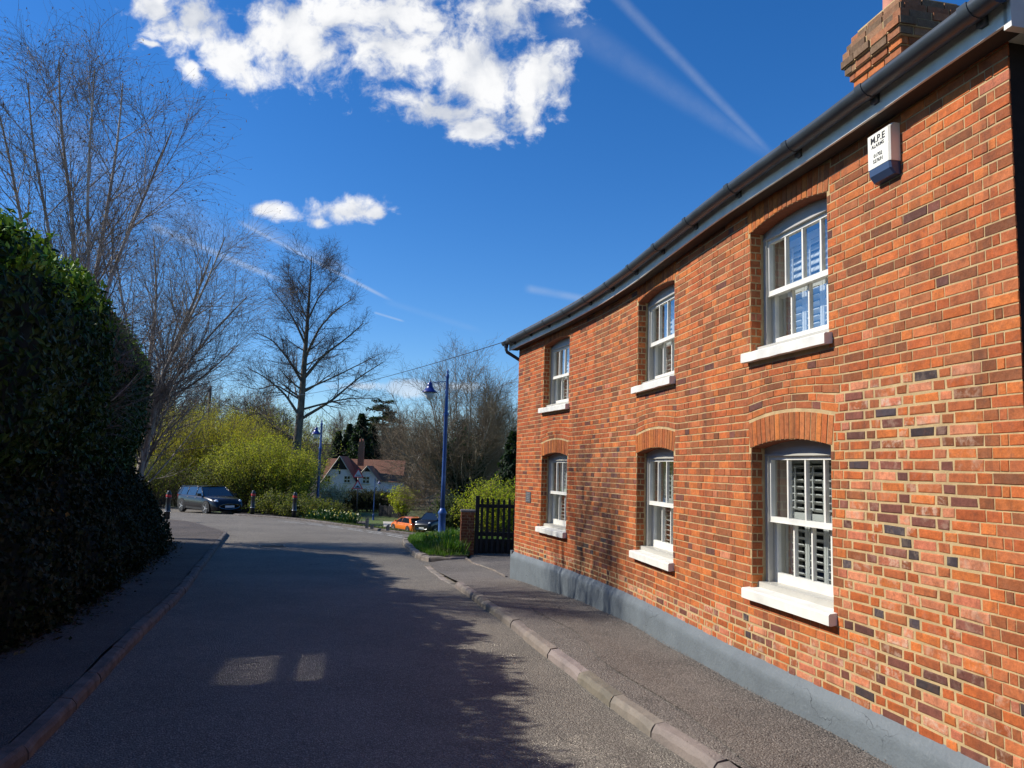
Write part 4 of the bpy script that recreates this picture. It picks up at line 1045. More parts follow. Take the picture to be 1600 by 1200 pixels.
# the broad many-stemmed tree behind the blue lamp
L4 = at3(722, 800, 78); L4[2] = -4.6
rg = np.random.default_rng(9); stems = []
for i in range(17):
    a = rg.uniform(-1, 1); ex = 722 + a * 85; ey = 545 + 190 * abs(a) ** 1.6 + rg.uniform(-10, 25)
    stems.append(([(722 + a * 8, 792), (722 + a * 30, 740), (722 + a * 62, 670 + 30 * abs(a)), (ex, ey)], rg.uniform(.10, .19)))
for (ex, ey) in ((612, 640), (618, 700), (640, 760), (622, 668), (800, 650), (806, 690), (800, 750), (660, 780), (650, 600), (785, 600)): stems.append(([(722, 790), ((722 * 2 + ex) / 3, 760), ((722 + ex * 2) / 3, ey + 25), (ex, ey)], .12))
P_l, R_l = [], []
for (q, r0) in stems:
    dz_ = rg.uniform(-4.5, 4.5); pts = [at3(px, py, 78 + dz_ * i / 3) for i, (px, py) in enumerate(q)]; a, b = trunkline(rel(L4, pts), r0, r0 * .15, 12); P_l.append(a); R_l.append(b)
P_l = np.vstack(P_l); R_l = np.vstack(R_l)
P1, R1 = spawn(P_l, R_l, 24, .08, .98, (18, 55), (2.2, 4.8), 7, .45, (0, 0, .35), .22, rg, lambda t: 1.15 - .5 * t, .02)
P2, R2 = spawn(P1, R1, 9, .1, 1.0, (20, 55), (1.0, 2.2), 5, .5, (0, 0, .2), .25, rg, None, .0125)
P3, R3 = spawn(P2, R2, 4, .1, 1.0, (25, 60), (.5, 1.1), 4, .7, (0, 0, .1), .3, rg, None, .0095)
big = tree_obj('bare_tree', L4, 'broad bare many-stemmed tree behind the blue lamp post and the parked cars', None, [(P_l, R_l, 6), (P1, R1, 4)], [(P2, R2, 3), (P3, R3, 3)], 'bark_pale', 'twig_far')
# ivy on its main stems
mb = MB(); pp = P_l[rg.integers(0, 17, 5200), rg.integers(0, 7, 5200)] + rg.normal(0, .42, (5200, 3)); pp = pp[pp[:, 2] > .5]
leaves(mb, pp, np.tile([-.6, -.6, .3], (len(pp), 1)), .22, .09, pick([(.02, .045, .015), (.03, .06, .02), (.012, .03, .01)], len(pp), rg), rg, .9); mb.build('ivy', MATS['leaf_ivy'], big)

# ------------------------------------------------------------------ background trees: a few kinds, copied
def bare_template(seed, H, spread, label, kind='bare_tree', n1=16, twig='twig_far'):
    rg = np.random.default_rng(seed); tk, tr_ = trunkline([(0, 0, 0), (.1, .1, H * .3), (rg.uniform(-.4, .4), 0, H * .7), (0, 0, H * .97)], H * .018, .03, 12)
    P0, R0 = spawn(tk, tr_, n1, .15, .95, (30, 60), (H * .32, H * .45), 7, .5, (0, 0, .6), .14, rg, lambda t: (1.2 - .75 * t) * spread, .03)
    P1, R1 = spawn(P0, R0, 9, .15, 1.0, (25, 55), (H * .11, H * .20), 5, .5, (0, 0, .3), .2, rg, None, .022)
    P2, R2 = spawn(P1, R1, 9, .1, 1.0, (25, 60), (H * .05, H * .095), 4, .6, (0, 0, .15), .25, rg, None, .016)
    return tree_obj(kind, (0, 0, 0), label, None, [(tk, tr_, 6), (P0, R0, 4)], [(P1, R1, 3), (P2, R2, 3)], 'bark_grey', twig)
rb = np.random.default_rng(77)
tmpl = [bare_template(s_, 13, sp_, 'x') for s_, sp_ in ((1, .85), (2, 1.05), (3, .95))]
spots = []
for px in range(606, 930, 11): spots.append((px, 124 + 13 * ((px // 11) % 4), 1.05))
for px in (508, 522, 604, 622): spots.append((px, 150, 1.0))
for px in range(225, 420, 11): spots.append((px, 84 + 14 * ((px // 11) % 4), 1.0))
for px in range(395, 660, 12): spots.append((px, 160 + 20 * ((px // 12) % 4), 1.05))
for px in range(120, 240, 24): spots.append((px, 75 + 10 * ((px // 24) % 2), .9))
first = {}
BGL = 'bare brown tree in the wooded hillside beyond the valley'
for i, (px, Y, sc) in enumerate(spots):
    x = at3(px, 700, Y)[0] + rb.uniform(-1, 1); t_ = tmpl[i % 3]
    o = t_ if i < 3 else copy_tree(t_)
    s_ = sc * rb.uniform(.8, 1.15); o.location = (x, Y, gz(x, Y) - .2); o.rotation_euler = (0, 0, rb.uniform(0, 6.28)); o.scale = (s_, s_, s_ * rb.uniform(.9, 1.1))
    o['group'] = 'bare trees of the far woodland'; o['label'] = BGL
# conifers
def conifer(seed, H, Rw, dens, pal):
    rg = np.random.default_rng(seed); root = empty('conifer_tree', (0, 0, 0), 'x', 'tree'); MB().tube([(0, 0, 0), (0, 0, H * .95)], [H * .02, .03], 7).build('trunk', MATS['bark_grey'], root)
    n = int(5200 * dens); t = rg.random(n) ** 1.3; a = rg.uniform(0, 6.283, n); lob = 1 + .28 * np.sin(a * 5 + t * 19) + .2 * np.sin(a * 3 - t * 41); rr = Rw * (1 - t) ** .8 * np.sqrt(rg.uniform(.2, 1, n)) * lob
    P = np.stack([np.cos(a) * rr, np.sin(a) * rr, H * (.06 + .94 * t)], 1); N = unit(np.stack([np.cos(a), np.sin(a), np.full(n, .6)], 1)); mb = MB()
    leaves(mb, P, N, .62, .16, pick(pal, n, rg, .3), rg, .6, .1, droop=np.stack([np.cos(a), np.sin(a), np.full(n, -.5)], 1) * 1.5)
    mb.build('crown', MATS['leaf_soft'], root); return root
DP = [(.012, .025, .012), (.018, .035, .015), (.025, .045, .018), (.010, .018, .010)]
c0 = conifer(3, 15, 3.6, 1.0, DP)
con = [(563, 134, 1.03, 'dark conifer straight above the pink house chimney'), (545, 150, .95, 'dark conifer just left of the pink house chimney, on the hillside'), (580, 140, .92, 'dark conifer right of the pink house chimney'), (528, 146, .85, 'leftmost dark conifer above the pink house'),
       (802, 62, .62, 'dark green conifer close against the far corner of the brick house'), (268, 62, .42, 'low dark evergreen between the hedge end and the yellow-green bushes')]
for i, (px, Y, s_, lb) in enumerate(con):
    o = c0 if i == 0 else copy_tree(c0); x = at3(px, 700, Y)[0]; o.location = (x, Y, gz(x, Y) - .1); o.scale = (s_ * .95, s_ * .95, s_); o.rotation_euler = (0, 0, i * 1.3); o['label'] = lb
# cedar with layered boughs
rg = np.random.default_rng(15); x, Y = at3(596, 690, 165)[0], 165; H = 19.5; root = empty('cedar_tree', (x, Y, gz(x, Y)), 'dark cedar with flat layered boughs standing above the far woodland', 'tree')
MB().tube([(0, 0, 0), (.2, 0, H * .6), (0, 0, H)], [.5, .3, .06], 7).build('trunk', MATS['bark_grey'], root); mb = MB(); bw = MB()
for i in range(42):
    z = H * (.42 + .56 * rg.random()); a = rg.uniform(0, 6.283); Lb = (2.2 + 4.2 * (1 - (z / H - .42) / .58) ** .7) * rg.uniform(.6, 1.1)
    e = np.array([math.cos(a) * Lb, math.sin(a) * Lb, z + rg.uniform(-.3, .5)]); bw.tube([(0, 0, z), e], [.12, .03], 4)
    n = int(95 * Lb / 3); t = rg.uniform(.3, 1, n)[:, None]; P = np.array([0, 0, z]) * (1 - t) + e * t + rg.normal(0, 1, (n, 3)) * np.array([.5, .5, .12])
    leaves(mb, P, np.tile([0, 0, 1.0], (n, 1)), .8, .2, pick(DP, n, rg, .3), rg, .3)
bw.build('boughs', MATS['bark_grey'], root); mb.build('crown', MATS['leaf_soft'], root)

# ------------------------------------------------------------------ bushes
def bush(name, px, Y, w_, h, d_, nst, nlf, pal, label, cat='bush', seed=1, twig='twig_brown', leaf_L=.11, leaf_W=.03, up=.9, base=None, group=None, arch=-.35, fill=.25, lean=0.0, twigk=1.0):
    rg = np.random.default_rng(seed); x = at3(px, 740, Y)[0]; z = gz(x, Y) if base is None else base; root = empty(name, (x, Y, z), label, cat, group)
    a = rg.uniform(0, 6.283, nst); rr = np.sqrt(rg.random(nst)); p0 = np.stack([np.cos(a) * rr * w_ * .22, np.sin(a) * rr * d_ * .22, np.zeros(nst)], 1)
    tilt = rr * rg.uniform(.35, 1.1, nst); d0 = np.stack([np.cos(a) * tilt * w_ / h * .7 + lean, np.sin(a) * tilt * d_ / h * .7, np.full(nst, up)], 1)
    L = h * rg.uniform(.72, 1.12, nst); P = curve_pts(p0, d0, L, 9, (0, 0, arch), .22, rg); R = np.full(nst, .02)[:, None] * np.linspace(1, .3, 9)[None] * (h / 4)
    P1, R1 = spawn(P, R, 6, .3, 1.0, (15, 50), (h * .07, h * .16), 5, .6, (0, 0, .1), .25, rg, None, .006)
    sb = MB(); sb.tubes(P, R, 4); sb.tubes(P1, R1, 3); sb.build('stems', MATS[twig], root)
    allp = np.vstack([P[:, 3:].reshape(-1, 3), P1.reshape(-1, 3), P1[:, 2:].reshape(-1, 3)]); q = allp[rg.integers(0, len(allp), nlf)] + rg.normal(0, h * .028, (nlf, 3))
    q = q[q[:, 2] > .05]; nl = len(q); ctr = np.array([0, 0, h * .35]); N = unit(q - ctr); mb = MB()
    leaves(mb, q, N, leaf_L, leaf_W, pick(pal, nl, rg, .25), rg, .8, .1)
    mb.build('foliage', MATS['leaf_soft'], root)
    return root
YG = [(.42, .37, .028), (.50, .43, .035), (.30, .29, .03), (.38, .29, .035), (.20, .20, .028)]
YG2 = [(.34, .31, .03), (.40, .40, .04), (.20, .22, .025), (.46, .42, .05), (.13, .15, .02)]
OG = [(.10, .12, .03), (.14, .15, .03), (.07, .085, .025), (.16, .15, .04)]
bush('willow_bush', 318, 52, 5.6, 6.4, 4.6, 420, 90000, YG, 'large yellow willow bush behind the black estate car', seed=2, leaf_L=.12, leaf_W=.017)
bush('willow_bush', 376, 60, 5.0, 7.0, 4.4, 320, 45000, YG, 'yellow willow bush rising behind the two others, left of the tall bare tree', seed=12, leaf_L=.14, leaf_W=.018)
bush('leafy_bush', 412, 47, 3.6, 4.4, 3.4, 320, 60000, YG2, 'fresh green bush behind the middle bollard', seed=3, leaf_L=.085, leaf_W=.026)
bush('leafy_bush', 372, 46.5, 3.4, 3.4, 3, 150, 11000, OG, 'dull green bush right behind the black estate car bonnet', seed=4, leaf_L=.11, leaf_W=.04)
bush('leafy_bush', 458, 47, 1.7, 3.9, 2.0, 220, 30000, YG2, 'fresh green bush at the foot of the second lamp post', seed=6, leaf_L=.085, leaf_W=.026)
bush('weeping_willow', 402, 98, 11, 12.5, 9, 330, 30000, [(.26, .27, .07), (.20, .21, .06), (.30, .29, .09)], 'pale yellow-green willow dome behind the tall bare tree', 'tree', seed=7, leaf_L=.32, leaf_W=.045)
bush('leafy_bush', 243, 47, 3.4, 3.2, 3, 150, 8000, OG + [(.05, .07, .02)], 'dull green shrub at the end of the laurel hedge, left of the black estate car', seed=8)
bush('leafy_bush', 285, 58, 5.0, 3.6, 3, 130, 8000, OG + [(.05, .07, .02)], 'dark shrub showing between the hedge end and the yellow willow bush', seed=18)
bush('leafy_bush', 506, 42, 1.5, 1.35, 1.4, 110, 6000, OG, 'low olive bush just right of the third bollard', seed=9)
bush('leafy_bush', 533, 44, 1.2, 1.25, 1.4, 90, 4500, [(.05, .055, .02), (.035, .04, .018), (.08, .075, .03)], 'low dark bush left of the warning sign post', seed=10)
bush('leafy_bush', 440, 40.2, 2.6, 1.5, 1.6, 110, 5000, OG, 'knee-high green bush behind the bollard in the middle', seed=14)
bush('leafy_bush', 480, 38.6, 2.4, 1.2, 1.4, 90, 4200, OG, 'knee-high green bush behind the third bollard', seed=16)
bush('blossom_bush', 521, 99, 2.6, 3.6, 2, 130, 5200, [(.50, .48, .44), (.42, .42, .36), (.3, .3, .24)], 'pale blossoming bush in front of the pink house', seed=11, leaf_L=.13, leaf_W=.06)
bush('forsythia_bush', 632, 92, 1.8, 3.7, 1.8, 120, 7000, [(.50, .48, .02), (.42, .44, .03), (.30, .34, .03)], 'bright yellow bush beyond the orange car', seed=13, leaf_L=.16, leaf_W=.07)
bush('golden_shrub', 777, 31.0, 1.1, 2.35, 1.0, 300, 22000, [(.36, .38, .02), (.28, .32, .02), (.20, .26, .02), (.42, .40, .03)], 'rounded golden shrub behind the black picket gate', seed=17, leaf_L=.07, leaf_W=.02, arch=-1.0, base=gz(-.6, 31) + .0)
for i, px in enumerate((545, 560, 574, 588, 602)):
    bush('garden_hedge', px, 103.5, 2.3, 2.8 + .3 * (i % 2), 2.0, 90, 2600, [(.05, .055, .025), (.08, .075, .035), (.035, .04, .018)], 'dull green-brown shrub in the row in front of the pink house', seed=30 + i, leaf_L=.16, leaf_W=.07, group='shrubs in front of the pink house')
bush('leafy_bush', 800, 36, 2.0, 2.4, 3, 140, 9000, [(.03, .045, .02), (.05, .06, .025)], 'dark bush behind the gate beside the brick house', seed=41)
bush('leafy_bush', 710, 33, .5, 1.7, .8, 90, 5000, [(.04, .06, .022), (.06, .075, .03)], 'ivy-dark shrub between the blue lamp post and the brick pillar', seed=43)

# grass and daffodils on the verge round the lamp
VP = [(-.95, 18.95), (-1.5, 18.72), (-1.9, 18.95), (-2.15, 19.7), (-2.42, 20.7), (-2.86, 22.7), (-3.08, 23.9), (-3.17, 25.0), (-3.05, 26.0), (-2.6, 26.8), (-1.6, 27.4), (.3, 27.5), (.0, 20.6), (-.95, 20.3)]
drape('verge', VP, .10, MATS['soil'], .3, zfun=lambda x, y: .06 * np.clip((x + 3.2) / 2, 0, 1))
def inpoly(P, poly):
    x, y = P[:, 0], P[:, 1]; ins = np.zeros(len(P), bool); j = len(poly) - 1
    for i in range(len(poly)):
        xi, yi = poly[i]; xj, yj = poly[j]; ins ^= ((yi > y) != (yj > y)) & (x < (xj - xi) * (y - yi) / (yj - yi + 1e-12) + xi); j = i
    return ins
def blades(name, poly, n, h, pal, off, seed, wd=.006, flop=.5, kind='stuff', label=None, cat=None, zoff=None):
    rg = np.random.default_rng(seed); xs = [p[0] for p in poly]; ys = [p[1] for p in poly]
    q = np.stack([rg.uniform(min(xs), max(xs), n * 3), rg.uniform(min(ys), max(ys), n * 3)], 1); q = q[inpoly(q, poly)][:n]; n = len(q)
    z = g(q[:, 0], q[:, 1]) + off; cl = .55 + .6 * (np.sin(q[:, 0] * 3.3 + 1) * np.sin(q[:, 1] * 2.7) * .5 + .5); hh = rg.uniform(h[0], h[1], n) * cl
    a = rg.uniform(0, 6.283, n); b = rg.uniform(0, 6.283, n); B = np.stack([np.cos(a), np.sin(a), np.zeros(n)], 1) * wd; D = np.stack([np.cos(b), np.sin(b), np.zeros(n)], 1) * (hh * rg.uniform(0, flop, n))[:, None]
    p = np.column_stack([q, z]); Hh = np.stack([np.zeros(n), np.zeros(n), hh], 1)
    v = np.stack([p - B, p + B, p + B * .8 + Hh * .6 + D * .35, p - B * .8 + Hh * .6 + D * .35, p + Hh + D], 1).reshape(-1, 3); i0 = np.arange(n)[:, None] * 5
    f = np.concatenate([i0 + [0, 1, 2], i0 + [0, 2, 3], i0 + [3, 2, 4]], 1).reshape(-1, 3); mb = MB()
    mb.add(v, f, np.repeat(np.column_stack([pick(pal, n, rg, .25), np.ones(n)]), 5, 0)); o = mb.build(name, MATS['leaf'])
    o['kind'] = kind
    return o
GP = [(.07, .16, .015), (.10, .20, .02), (.05, .12, .015), (.14, .22, .03)]
blades('grass', VP, 26000, (.06, .16), GP, .12, 3)
blades('tall_grass', [(-1.0, 18.98), (-1.75, 19.0), (-2.0, 20.2), (-2.4, 22.5), (-2.5, 25), (-2.0, 26.4), (-.2, 27), (-.3, 20.6), (-1.0, 20.3)], 8000, (.10, .26), [(.07, .13, .02), (.10, .16, .025), (.04, .09, .012), (.16, .19, .05)], .13, 4, .009, .7)
for i, (dx, dy, s_) in enumerate(((-1.35, 19.5, 1.0), (-1.55, 20.6, 1.15), (-1.0, 20.9, 1.2), (-2.1, 22.2, .9), (-1.7, 23.0, 1.1))):
    rg = np.random.default_rng(60 + i); root = empty('daffodil_clump', (dx, dy, gz(dx, dy) + .13), ['leafy clump nearest the brick pillar', 'tall leafy clump in the middle of the verge', 'tall leafy clump behind the pillar-side one', 'clump near the rounded kerb end', 'leafy clump at the foot of the blue lamp post'][i] + ' on the grass verge', 'plant', 'leafy clumps on the verge')
    n = 330; a = rg.uniform(0, 6.283, n); ti = rg.uniform(.1, .8, n); p0 = rg.normal(0, .12, (n, 3)) * (1, 1, 0); P = curve_pts(p0, np.stack([np.cos(a) * ti, np.sin(a) * ti, np.ones(n)], 1), rg.uniform(.22, .46, n) * s_, 6, (0, 0, -.55), .08, rg)
    mb = MB(); lv = P.reshape(n, 6, 3); side = np.stack([-np.sin(a), np.cos(a), np.zeros(n)], 1)[:, None] * (.012 * np.array([.7, 1, 1, .9, .6, .1]))[None, :, None]
    v = np.concatenate([lv - side, lv + side], 1).reshape(-1, 3); b = np.arange(n)[:, None, None] * 12 + np.arange(5)[None, :, None]; f = np.concatenate([b, b + 6, b + 7, b + 1], 2).reshape(-1, 4)
    mb.add(v, f, np.repeat(np.column_stack([pick(GP + [(.03, .10, .02)], n, rg, .2), np.ones(n)]), 12, 0)); fb = mb
    if i in (1, 3):
        for q in range(4):
            e = P[rg.integers(n), 4] + (0, 0, .05); leaves(fb, np.tile(e, (6, 1)), np.tile([-.5, -.8, .3], (6, 1)), .045, .016, np.tile([(.6, .5, .03)], (6, 1)), rg, .3)
    mb.build('leaves', MATS['leaf'], root)
# verge along the far kerb
FP = [(-13.5, 38.8), (-12.9, 38.0), (-11.4, 36.6), (-9.6, 35.2), (-8.0, 33.7), (-6.1, 31.5), (-4.7, 30.0), (-3.1, 28.9), (-1.5, 28.35), (1, 28.3), (1, 29.5), (-2.5, 30.2), (-5.2, 33.0), (-8.0, 36.5), (-11.5, 41), (-13.5, 47.2), (-14.1, 47.4), (-13.7, 41)]
drape('verge', FP, .095, MATS['soil'], .5)
paved = [(-13.4, 38.8), (-12.85, 38.0), (-11.4, 36.6), (-9.65, 35.2), (-9.2, 35.9), (-11.2, 37.6), (-12.6, 39.2)]
drape('pavement', paved, .103, MATS['path_left'], .4)
blades('grass', [(-9.4, 35.6), (-8.0, 33.9), (-6.1, 31.7), (-4.7, 30.2), (-3.1, 29.1), (-1.5, 28.6), (1, 28.5), (1, 29.5), (-2.5, 30.2), (-5.2, 33.0), (-8.0, 36.5), (-11, 40.5), (-13.3, 46)], 20000, (.03, .11), [(.08, .10, .03), (.06, .09, .02), (.10, .09, .03)], .08, 6, .012)
for i, (dx, dy) in enumerate(((-9.2, 37.3), (-8.5, 36.6), (-8.0, 36.9), (-7.5, 36.2))):
    rg = np.random.default_rng(90 + i); root = empty('daffodil_clump', (dx, dy, gz(dx, dy)), 'clump of pale daffodils on the far verge, left of the warning sign post', 'plant', 'daffodils on the far verge')
    n = 160; a = rg.uniform(0, 6.283, n); ti = rg.uniform(.1, .7, n); P = curve_pts(rg.normal(0, .2, (n, 3)) * (1, 1, 0), np.stack([np.cos(a) * ti, np.sin(a) * ti, np.ones(n)], 1), rg.uniform(.3, .6, n) * 1.2, 4, (0, 0, -.4), .08, rg)
    mb = MB(); mb.tubes(P, np.full((n, 4), .014), 3, (.05, .13, .03, 1)); fb = mb; e = P[:30, -1]; leaves(fb, e, np.tile([-.5, -.8, .3], (30, 1)), .11, .05, pick([(.52, .50, .32), (.5, .42, .05)], 30, rg), rg, .4); mb.build('leaves', MATS['leaf'], root)
# ------------------------------------------------------------------ street furniture
def lamp_proto():
    root = empty('street_lamp', (0, 0, 0), 'x', 'street lamp')
    a = MB(); a.lathe([(.15, 0), (.15, .05), (.13, .08), (.125, .68), (.155, .74), (.155, .80), (.10, .88), (.08, .95)], k=14); a.build('base', MATS['lamp_blue'], root, True)
    a = MB(); a.lathe([(.082, .93), (.072, 1.9), (.068, 4.15), (.095, 4.2), (.095, 4.26), (.06, 4.32), (.052, 5.5), (.07, 5.55), (.07, 5.62), (.03, 5.68), (.045, 5.74), (.03, 5.80), (.004, 5.86)], k=12); a.build('column', MATS['lamp_blue'], root, True)
    a = MB(); a.tube([(-.04, 0, 5.40), (-.62, 0, 5.36)], .014, 6); th = np.linspace(0, math.pi / 2, 8)
    a.tube([(-.05 - .42 * (1 - math.cos(t)), 0, 4.95 + .40 * math.sin(t)) for t in th], .010, 5)
    for cx_, rr_ in ((-.16, .07), (-.30, .05), (-.42, .035)): a.tube([(cx_ + rr_ * math.cos(t), 0, 5.30 + rr_ * math.sin(t)) for t in np.linspace(0, 6.28, 12)], .006, 4)
    a.build('bracket', MATS['lamp_blue'], root, True)
    a = MB(); a.lathe([(.012, 5.50), (.02, 5.46), (.012, 5.42), (.03, 5.36), (.09, 5.32), (.10, 5.24), (.10, 5.20), (.15, 5.14), (.19, 5.08), (.27, 5.02), (.275, 5.0), (.25, 4.99)], (-.62, 0, 0), 18); sh_ = a.build('lamp_shade', MATS['lamp_navy'], root, True)
    a = MB(); a.lathe([(.17, 4.99), (.165, 4.9), (.13, 4.80), (.07, 4.74), (.01, 4.72)], (-.62, 0, 0), 16); a.build('lantern_bowl', MATS['lantern_glass'], sh_, True)
    return root
lamp = lamp_proto()
LG = 'blue swan-neck street lamps'
for i, (p, s_, rz_, lb) in enumerate(((at3(690, 831, 26.6), .985, -.05, 'nearest blue street lamp with a hanging lantern, on the grassy verge beside the picket gate'),
                           (at3(495, 800, 47), 1.05, 1.35, 'blue street lamp in front of the green bushes, lantern turned towards the road'),
                           (at3(583, 814, 90), .86, 2.9, 'farthest blue street lamp, standing before the pink house'))):
    o = lamp if i == 0 else copy_tree(lamp); gzz = gz(p[0], p[1]); o.location = (p[0], p[1], gzz + (.12 if i == 0 else 0)); o.scale = (s_, s_, s_); o.rotation_euler = (0, 0, rz_); tag(o, lb, group=LG)
    if i == 1:
        topz = at3(506, 655, 47)[2]; k_ = (topz - o.location[2]) / 5.86; o.scale = (k_, k_, k_)
def bollard_proto():
    root = empty('bollard', (0, 0, 0), 'x', 'bollard')
    a = MB(); a.lathe([(.10, 0), (.10, .28), (.115, .30), (.115, .33), (.10, .35), (.088, .80), (.105, .83), (.105, .86), (.09, .87), (.09, .97), (.105, .98), (.108, 1.02), (.07, 1.06), (.075, 1.09), (.05, 1.13), (.004, 1.14)], k=14); a.build('post', MATS['black_metal'], root, True)
    a = MB(); a.lathe([(.104, .875), (.108, .885), (.108, .965), (.104, .975)], k=14); a.build('reflective_band', MATS['red_band'], root, True)
    a = MB(); a.lathe([(.112, .305), (.119, .31), (.119, .322), (.112, .326)], k=14); a.build('collar_ring', MATS['silver'], root, True)
    return root
bo = bollard_proto()
for i, (px, py, Y, lb) in enumerate(((261, 812, 31.2, 'nearest black bollard with a red band, on the left pavement by the hedge'), (394, 803, 37.3, 'black bollard with a red band beside the front of the black car'), (459, 810, 35.3, 'black bollard with a red band before the green bushes, on the far pavement'))):
    o = bo if i == 0 else copy_tree(bo); x = at3(px, py, Y)[0]; o.location = (x, Y, gz(x, Y) + .10); tag(o, lb, group='black bollards round the junction')
for i, (px, Y, h, c_, lb) in enumerate(((573, 29.9, .42, 'weathered_wood', 'taller grey marker post on the crest of the road, right of the warning signs'), (581, 29.6, .20, 'weathered_wood', 'shortest grey marker post on the crest of the road'), (606, 29.2, .25, 'weathered_wood', 'short dark marker post left of the orange car'))):
    m_ = MB(); w_ = .055; m_.poly_extrude([(-w_, -w_, 0), (w_, -w_, 0), (w_, -w_, h), (-w_, -w_, h - .07)], (0, 2 * w_, 0)); o = m_.build('marker_post', MATS[c_]); x = at3(px, 826, Y)[0]; o.location = (x, Y, gz(x, Y) + .05); tag(o, lb, 'post', 'marker posts on the crest')
# warning signs on one post
Ys = 45.5; pb = at3(556, 822, Ys); pt_ = at3(559.5, 731, Ys); pb[2] = gz(pb[0], pb[1])
sg = empty('warning_sign', pb, 'two red-bordered triangular warning signs on one grey post, the upper one for a ford', 'road sign')
H_ = pt_[2] - pb[2]
MB().tube([(0, 0, 0), (0, 0, H_ - .05)], .038, 10).build('post', MATS['black_metal'], sg, True)
def tri(s, c, y): return [(-s / 2, y, c - s * .2887), (s / 2, y, c - s * .2887), (0, y, c + s * .5774)]
for k_, (zc, body) in enumerate(((H_ - .38, 'FORD'), (H_ - .38 - .68, None))):
    a = MB(); a.poly_extrude(tri(.66, zc, -.05), (0, .012, 0)); b = a.build('sign_plate', MATS['sign_red'], sg)
    a = MB(); a.poly_extrude(tri(.47, zc + .0, -.056), (0, .005, 0)); a.build('sign_face', MATS['sign_white'], b)
    if body: text('Ford', .13, 0, zc - .06, b, MATS['ink'], y=-.0605, rot=(math.pi / 2, 0, 0), bold=.002)
    else:
        a = MB(); xs = np.linspace(-.16, .16, 13); a.poly_extrude([(x, -.058, zc - .10) for x in (xs[0], xs[-1])] + [(x, -.058, zc - .07 + .09 * math.exp(-(x / .07) ** 2)) for x in xs[::-1]], (0, -.003, 0)); a.build('hump_symbol', MATS['ink'], b)
# utility pole and cable
pt_ = at3(329, 603, 60); pbz = gz(pt_[0], 60)
po = empty('utility_pole', (pt_[0], 60, pbz), 'dark wooden utility pole rising behind the yellow willow bushes', 'utility pole')
MB().tube([(0, 0, 0), (0, 0, pt_[2] - pbz)], [.16, .11], 10).build('pole', MATS['pole_wood'], po, True)
MB().box((0, -.12, pt_[2] - pbz - .35), (.28, .1, .2)).build('cable_bracket', MATS['black_metal'], po)
A_ = at3(329, 606, 60); B_ = wp(SL - .9, 4.60, .17); ts = np.linspace(0, 1, 40)
cb = MB().tube([A_ * (1 - t) + B_ * t - np.array([0, 0, 1.0 * 4 * t * (1 - t)]) for t in ts], .008, 5, cap=False).build('overhead_cable', MATS['black_metal']); tag(cb, 'thin black overhead cable from the utility pole to the far end of the brick house', 'cable')
for (q, dzz) in (((-60, 75), 0), ((-44, 110), .4)):
    e = np.array([q[0], q[1], A_[2] - 1]); tag(MB().tube([A_ * (1 - t) + e * t - np.array([0, 0, 1.2 * 4 * t * (1 - t)]) for t in np.linspace(0, 1, 24)], .02, 4, cap=False).build('overhead_cable', MATS['black_metal']), 'thin black overhead cable leaving the utility pole to the left' if dzz == 0 else 'second overhead cable leaving the utility pole, running farther back', 'cable')

# pillar and picket gate
def brick_pier(name, x, y, z0, w_, d_, h, rot, label):
    root = empty(name, (x, y, z0), label, 'pillar', rz=rot); mb = MB(); rr_ = np.random.default_rng(4); z = 0; k_ = 0
    while z < h - .04:
        for (L, dp, axis) in ((w_, d_, 0), (d_, w_, 1)):
            for sx in (1, -1):
                s = -L / 2 + (-.06 if (k_ + axis) % 2 else 0)
                while s < L / 2 - .001:
                    e_ = min(s + .215, L / 2); a_ = max(s, -L / 2)
                    if e_ - a_ > .02:
                        cc = (BR[rr_.integers(3)] if rr_.random() < .6 else OR[rr_.integers(5)] * .6) * rr_.uniform(.6, 1.1); of = dp / 2 - .05 + rr_.uniform(-.003, .006); m_ = (a_ + e_) / 2
                        c_ = (m_, sx * of, z + .036) if axis == 0 else (sx * of, m_, z + .036); mb.box(c_, (e_ - a_ - .008, .1, .064) if axis == 0 else (.1, e_ - a_ - .008, .064), None, (*cc, .35), 1)
                    s += .225
        z += .073; k_ += 1
    mb.box((0, 0, z / 2), (w_ - .02, d_ - .02, z)); mb.build('shaft', [MATS['mortar'], MATS['brick']], root)
    c_ = MB(); c_.box((0, 0, z + .02), (w_ + .03, d_ + .03, .05)); c_.build('coping', MATS['kerb'], root); return root
brick_pier('brick_pillar', -1.05, 20.0, gz(-1.05, 20) + .08, .34, .42, 1.12, .12, 'weathered brick gate pillar between the verge and the black picket gate')
ga = np.array([-.83, 19.95]); gb_ = np.array([.42, 20.1]); gd = gb_ - ga; gl_ = np.linalg.norm(gd); gt = empty('picket_gate', (ga[0], ga[1], gz(*ga) + .11), 'black wooden picket gate with pointed pales beside the brick house', 'gate', rz=math.atan2(gd[1], gd[0]))
for nm, x in (('gate_post', .03), ('gate_post', gl_)): MB().box((x, 0, .74), (.10, .10, 1.48)).build(nm, MATS['black_wood'], gt)
m_ = MB(); m_.box((gl_ / 2, .03, .50), (gl_ - .12, .04, .10)); m_.box((gl_ / 2, .03, 1.22), (gl_ - .12, .04, .09)); m_.box((gl_ / 2, .03, .33), (gl_ - .12, .04, .1)); m_.build('rail', MATS['black_wood'], gt)
m_ = MB()
for x in np.arange(.12, gl_ - .06, .088): m_.box((x, .055, .15), (.085, .02, .30))
m_.build('bottom_panel', MATS['black_wood'], gt)
n_p = 8
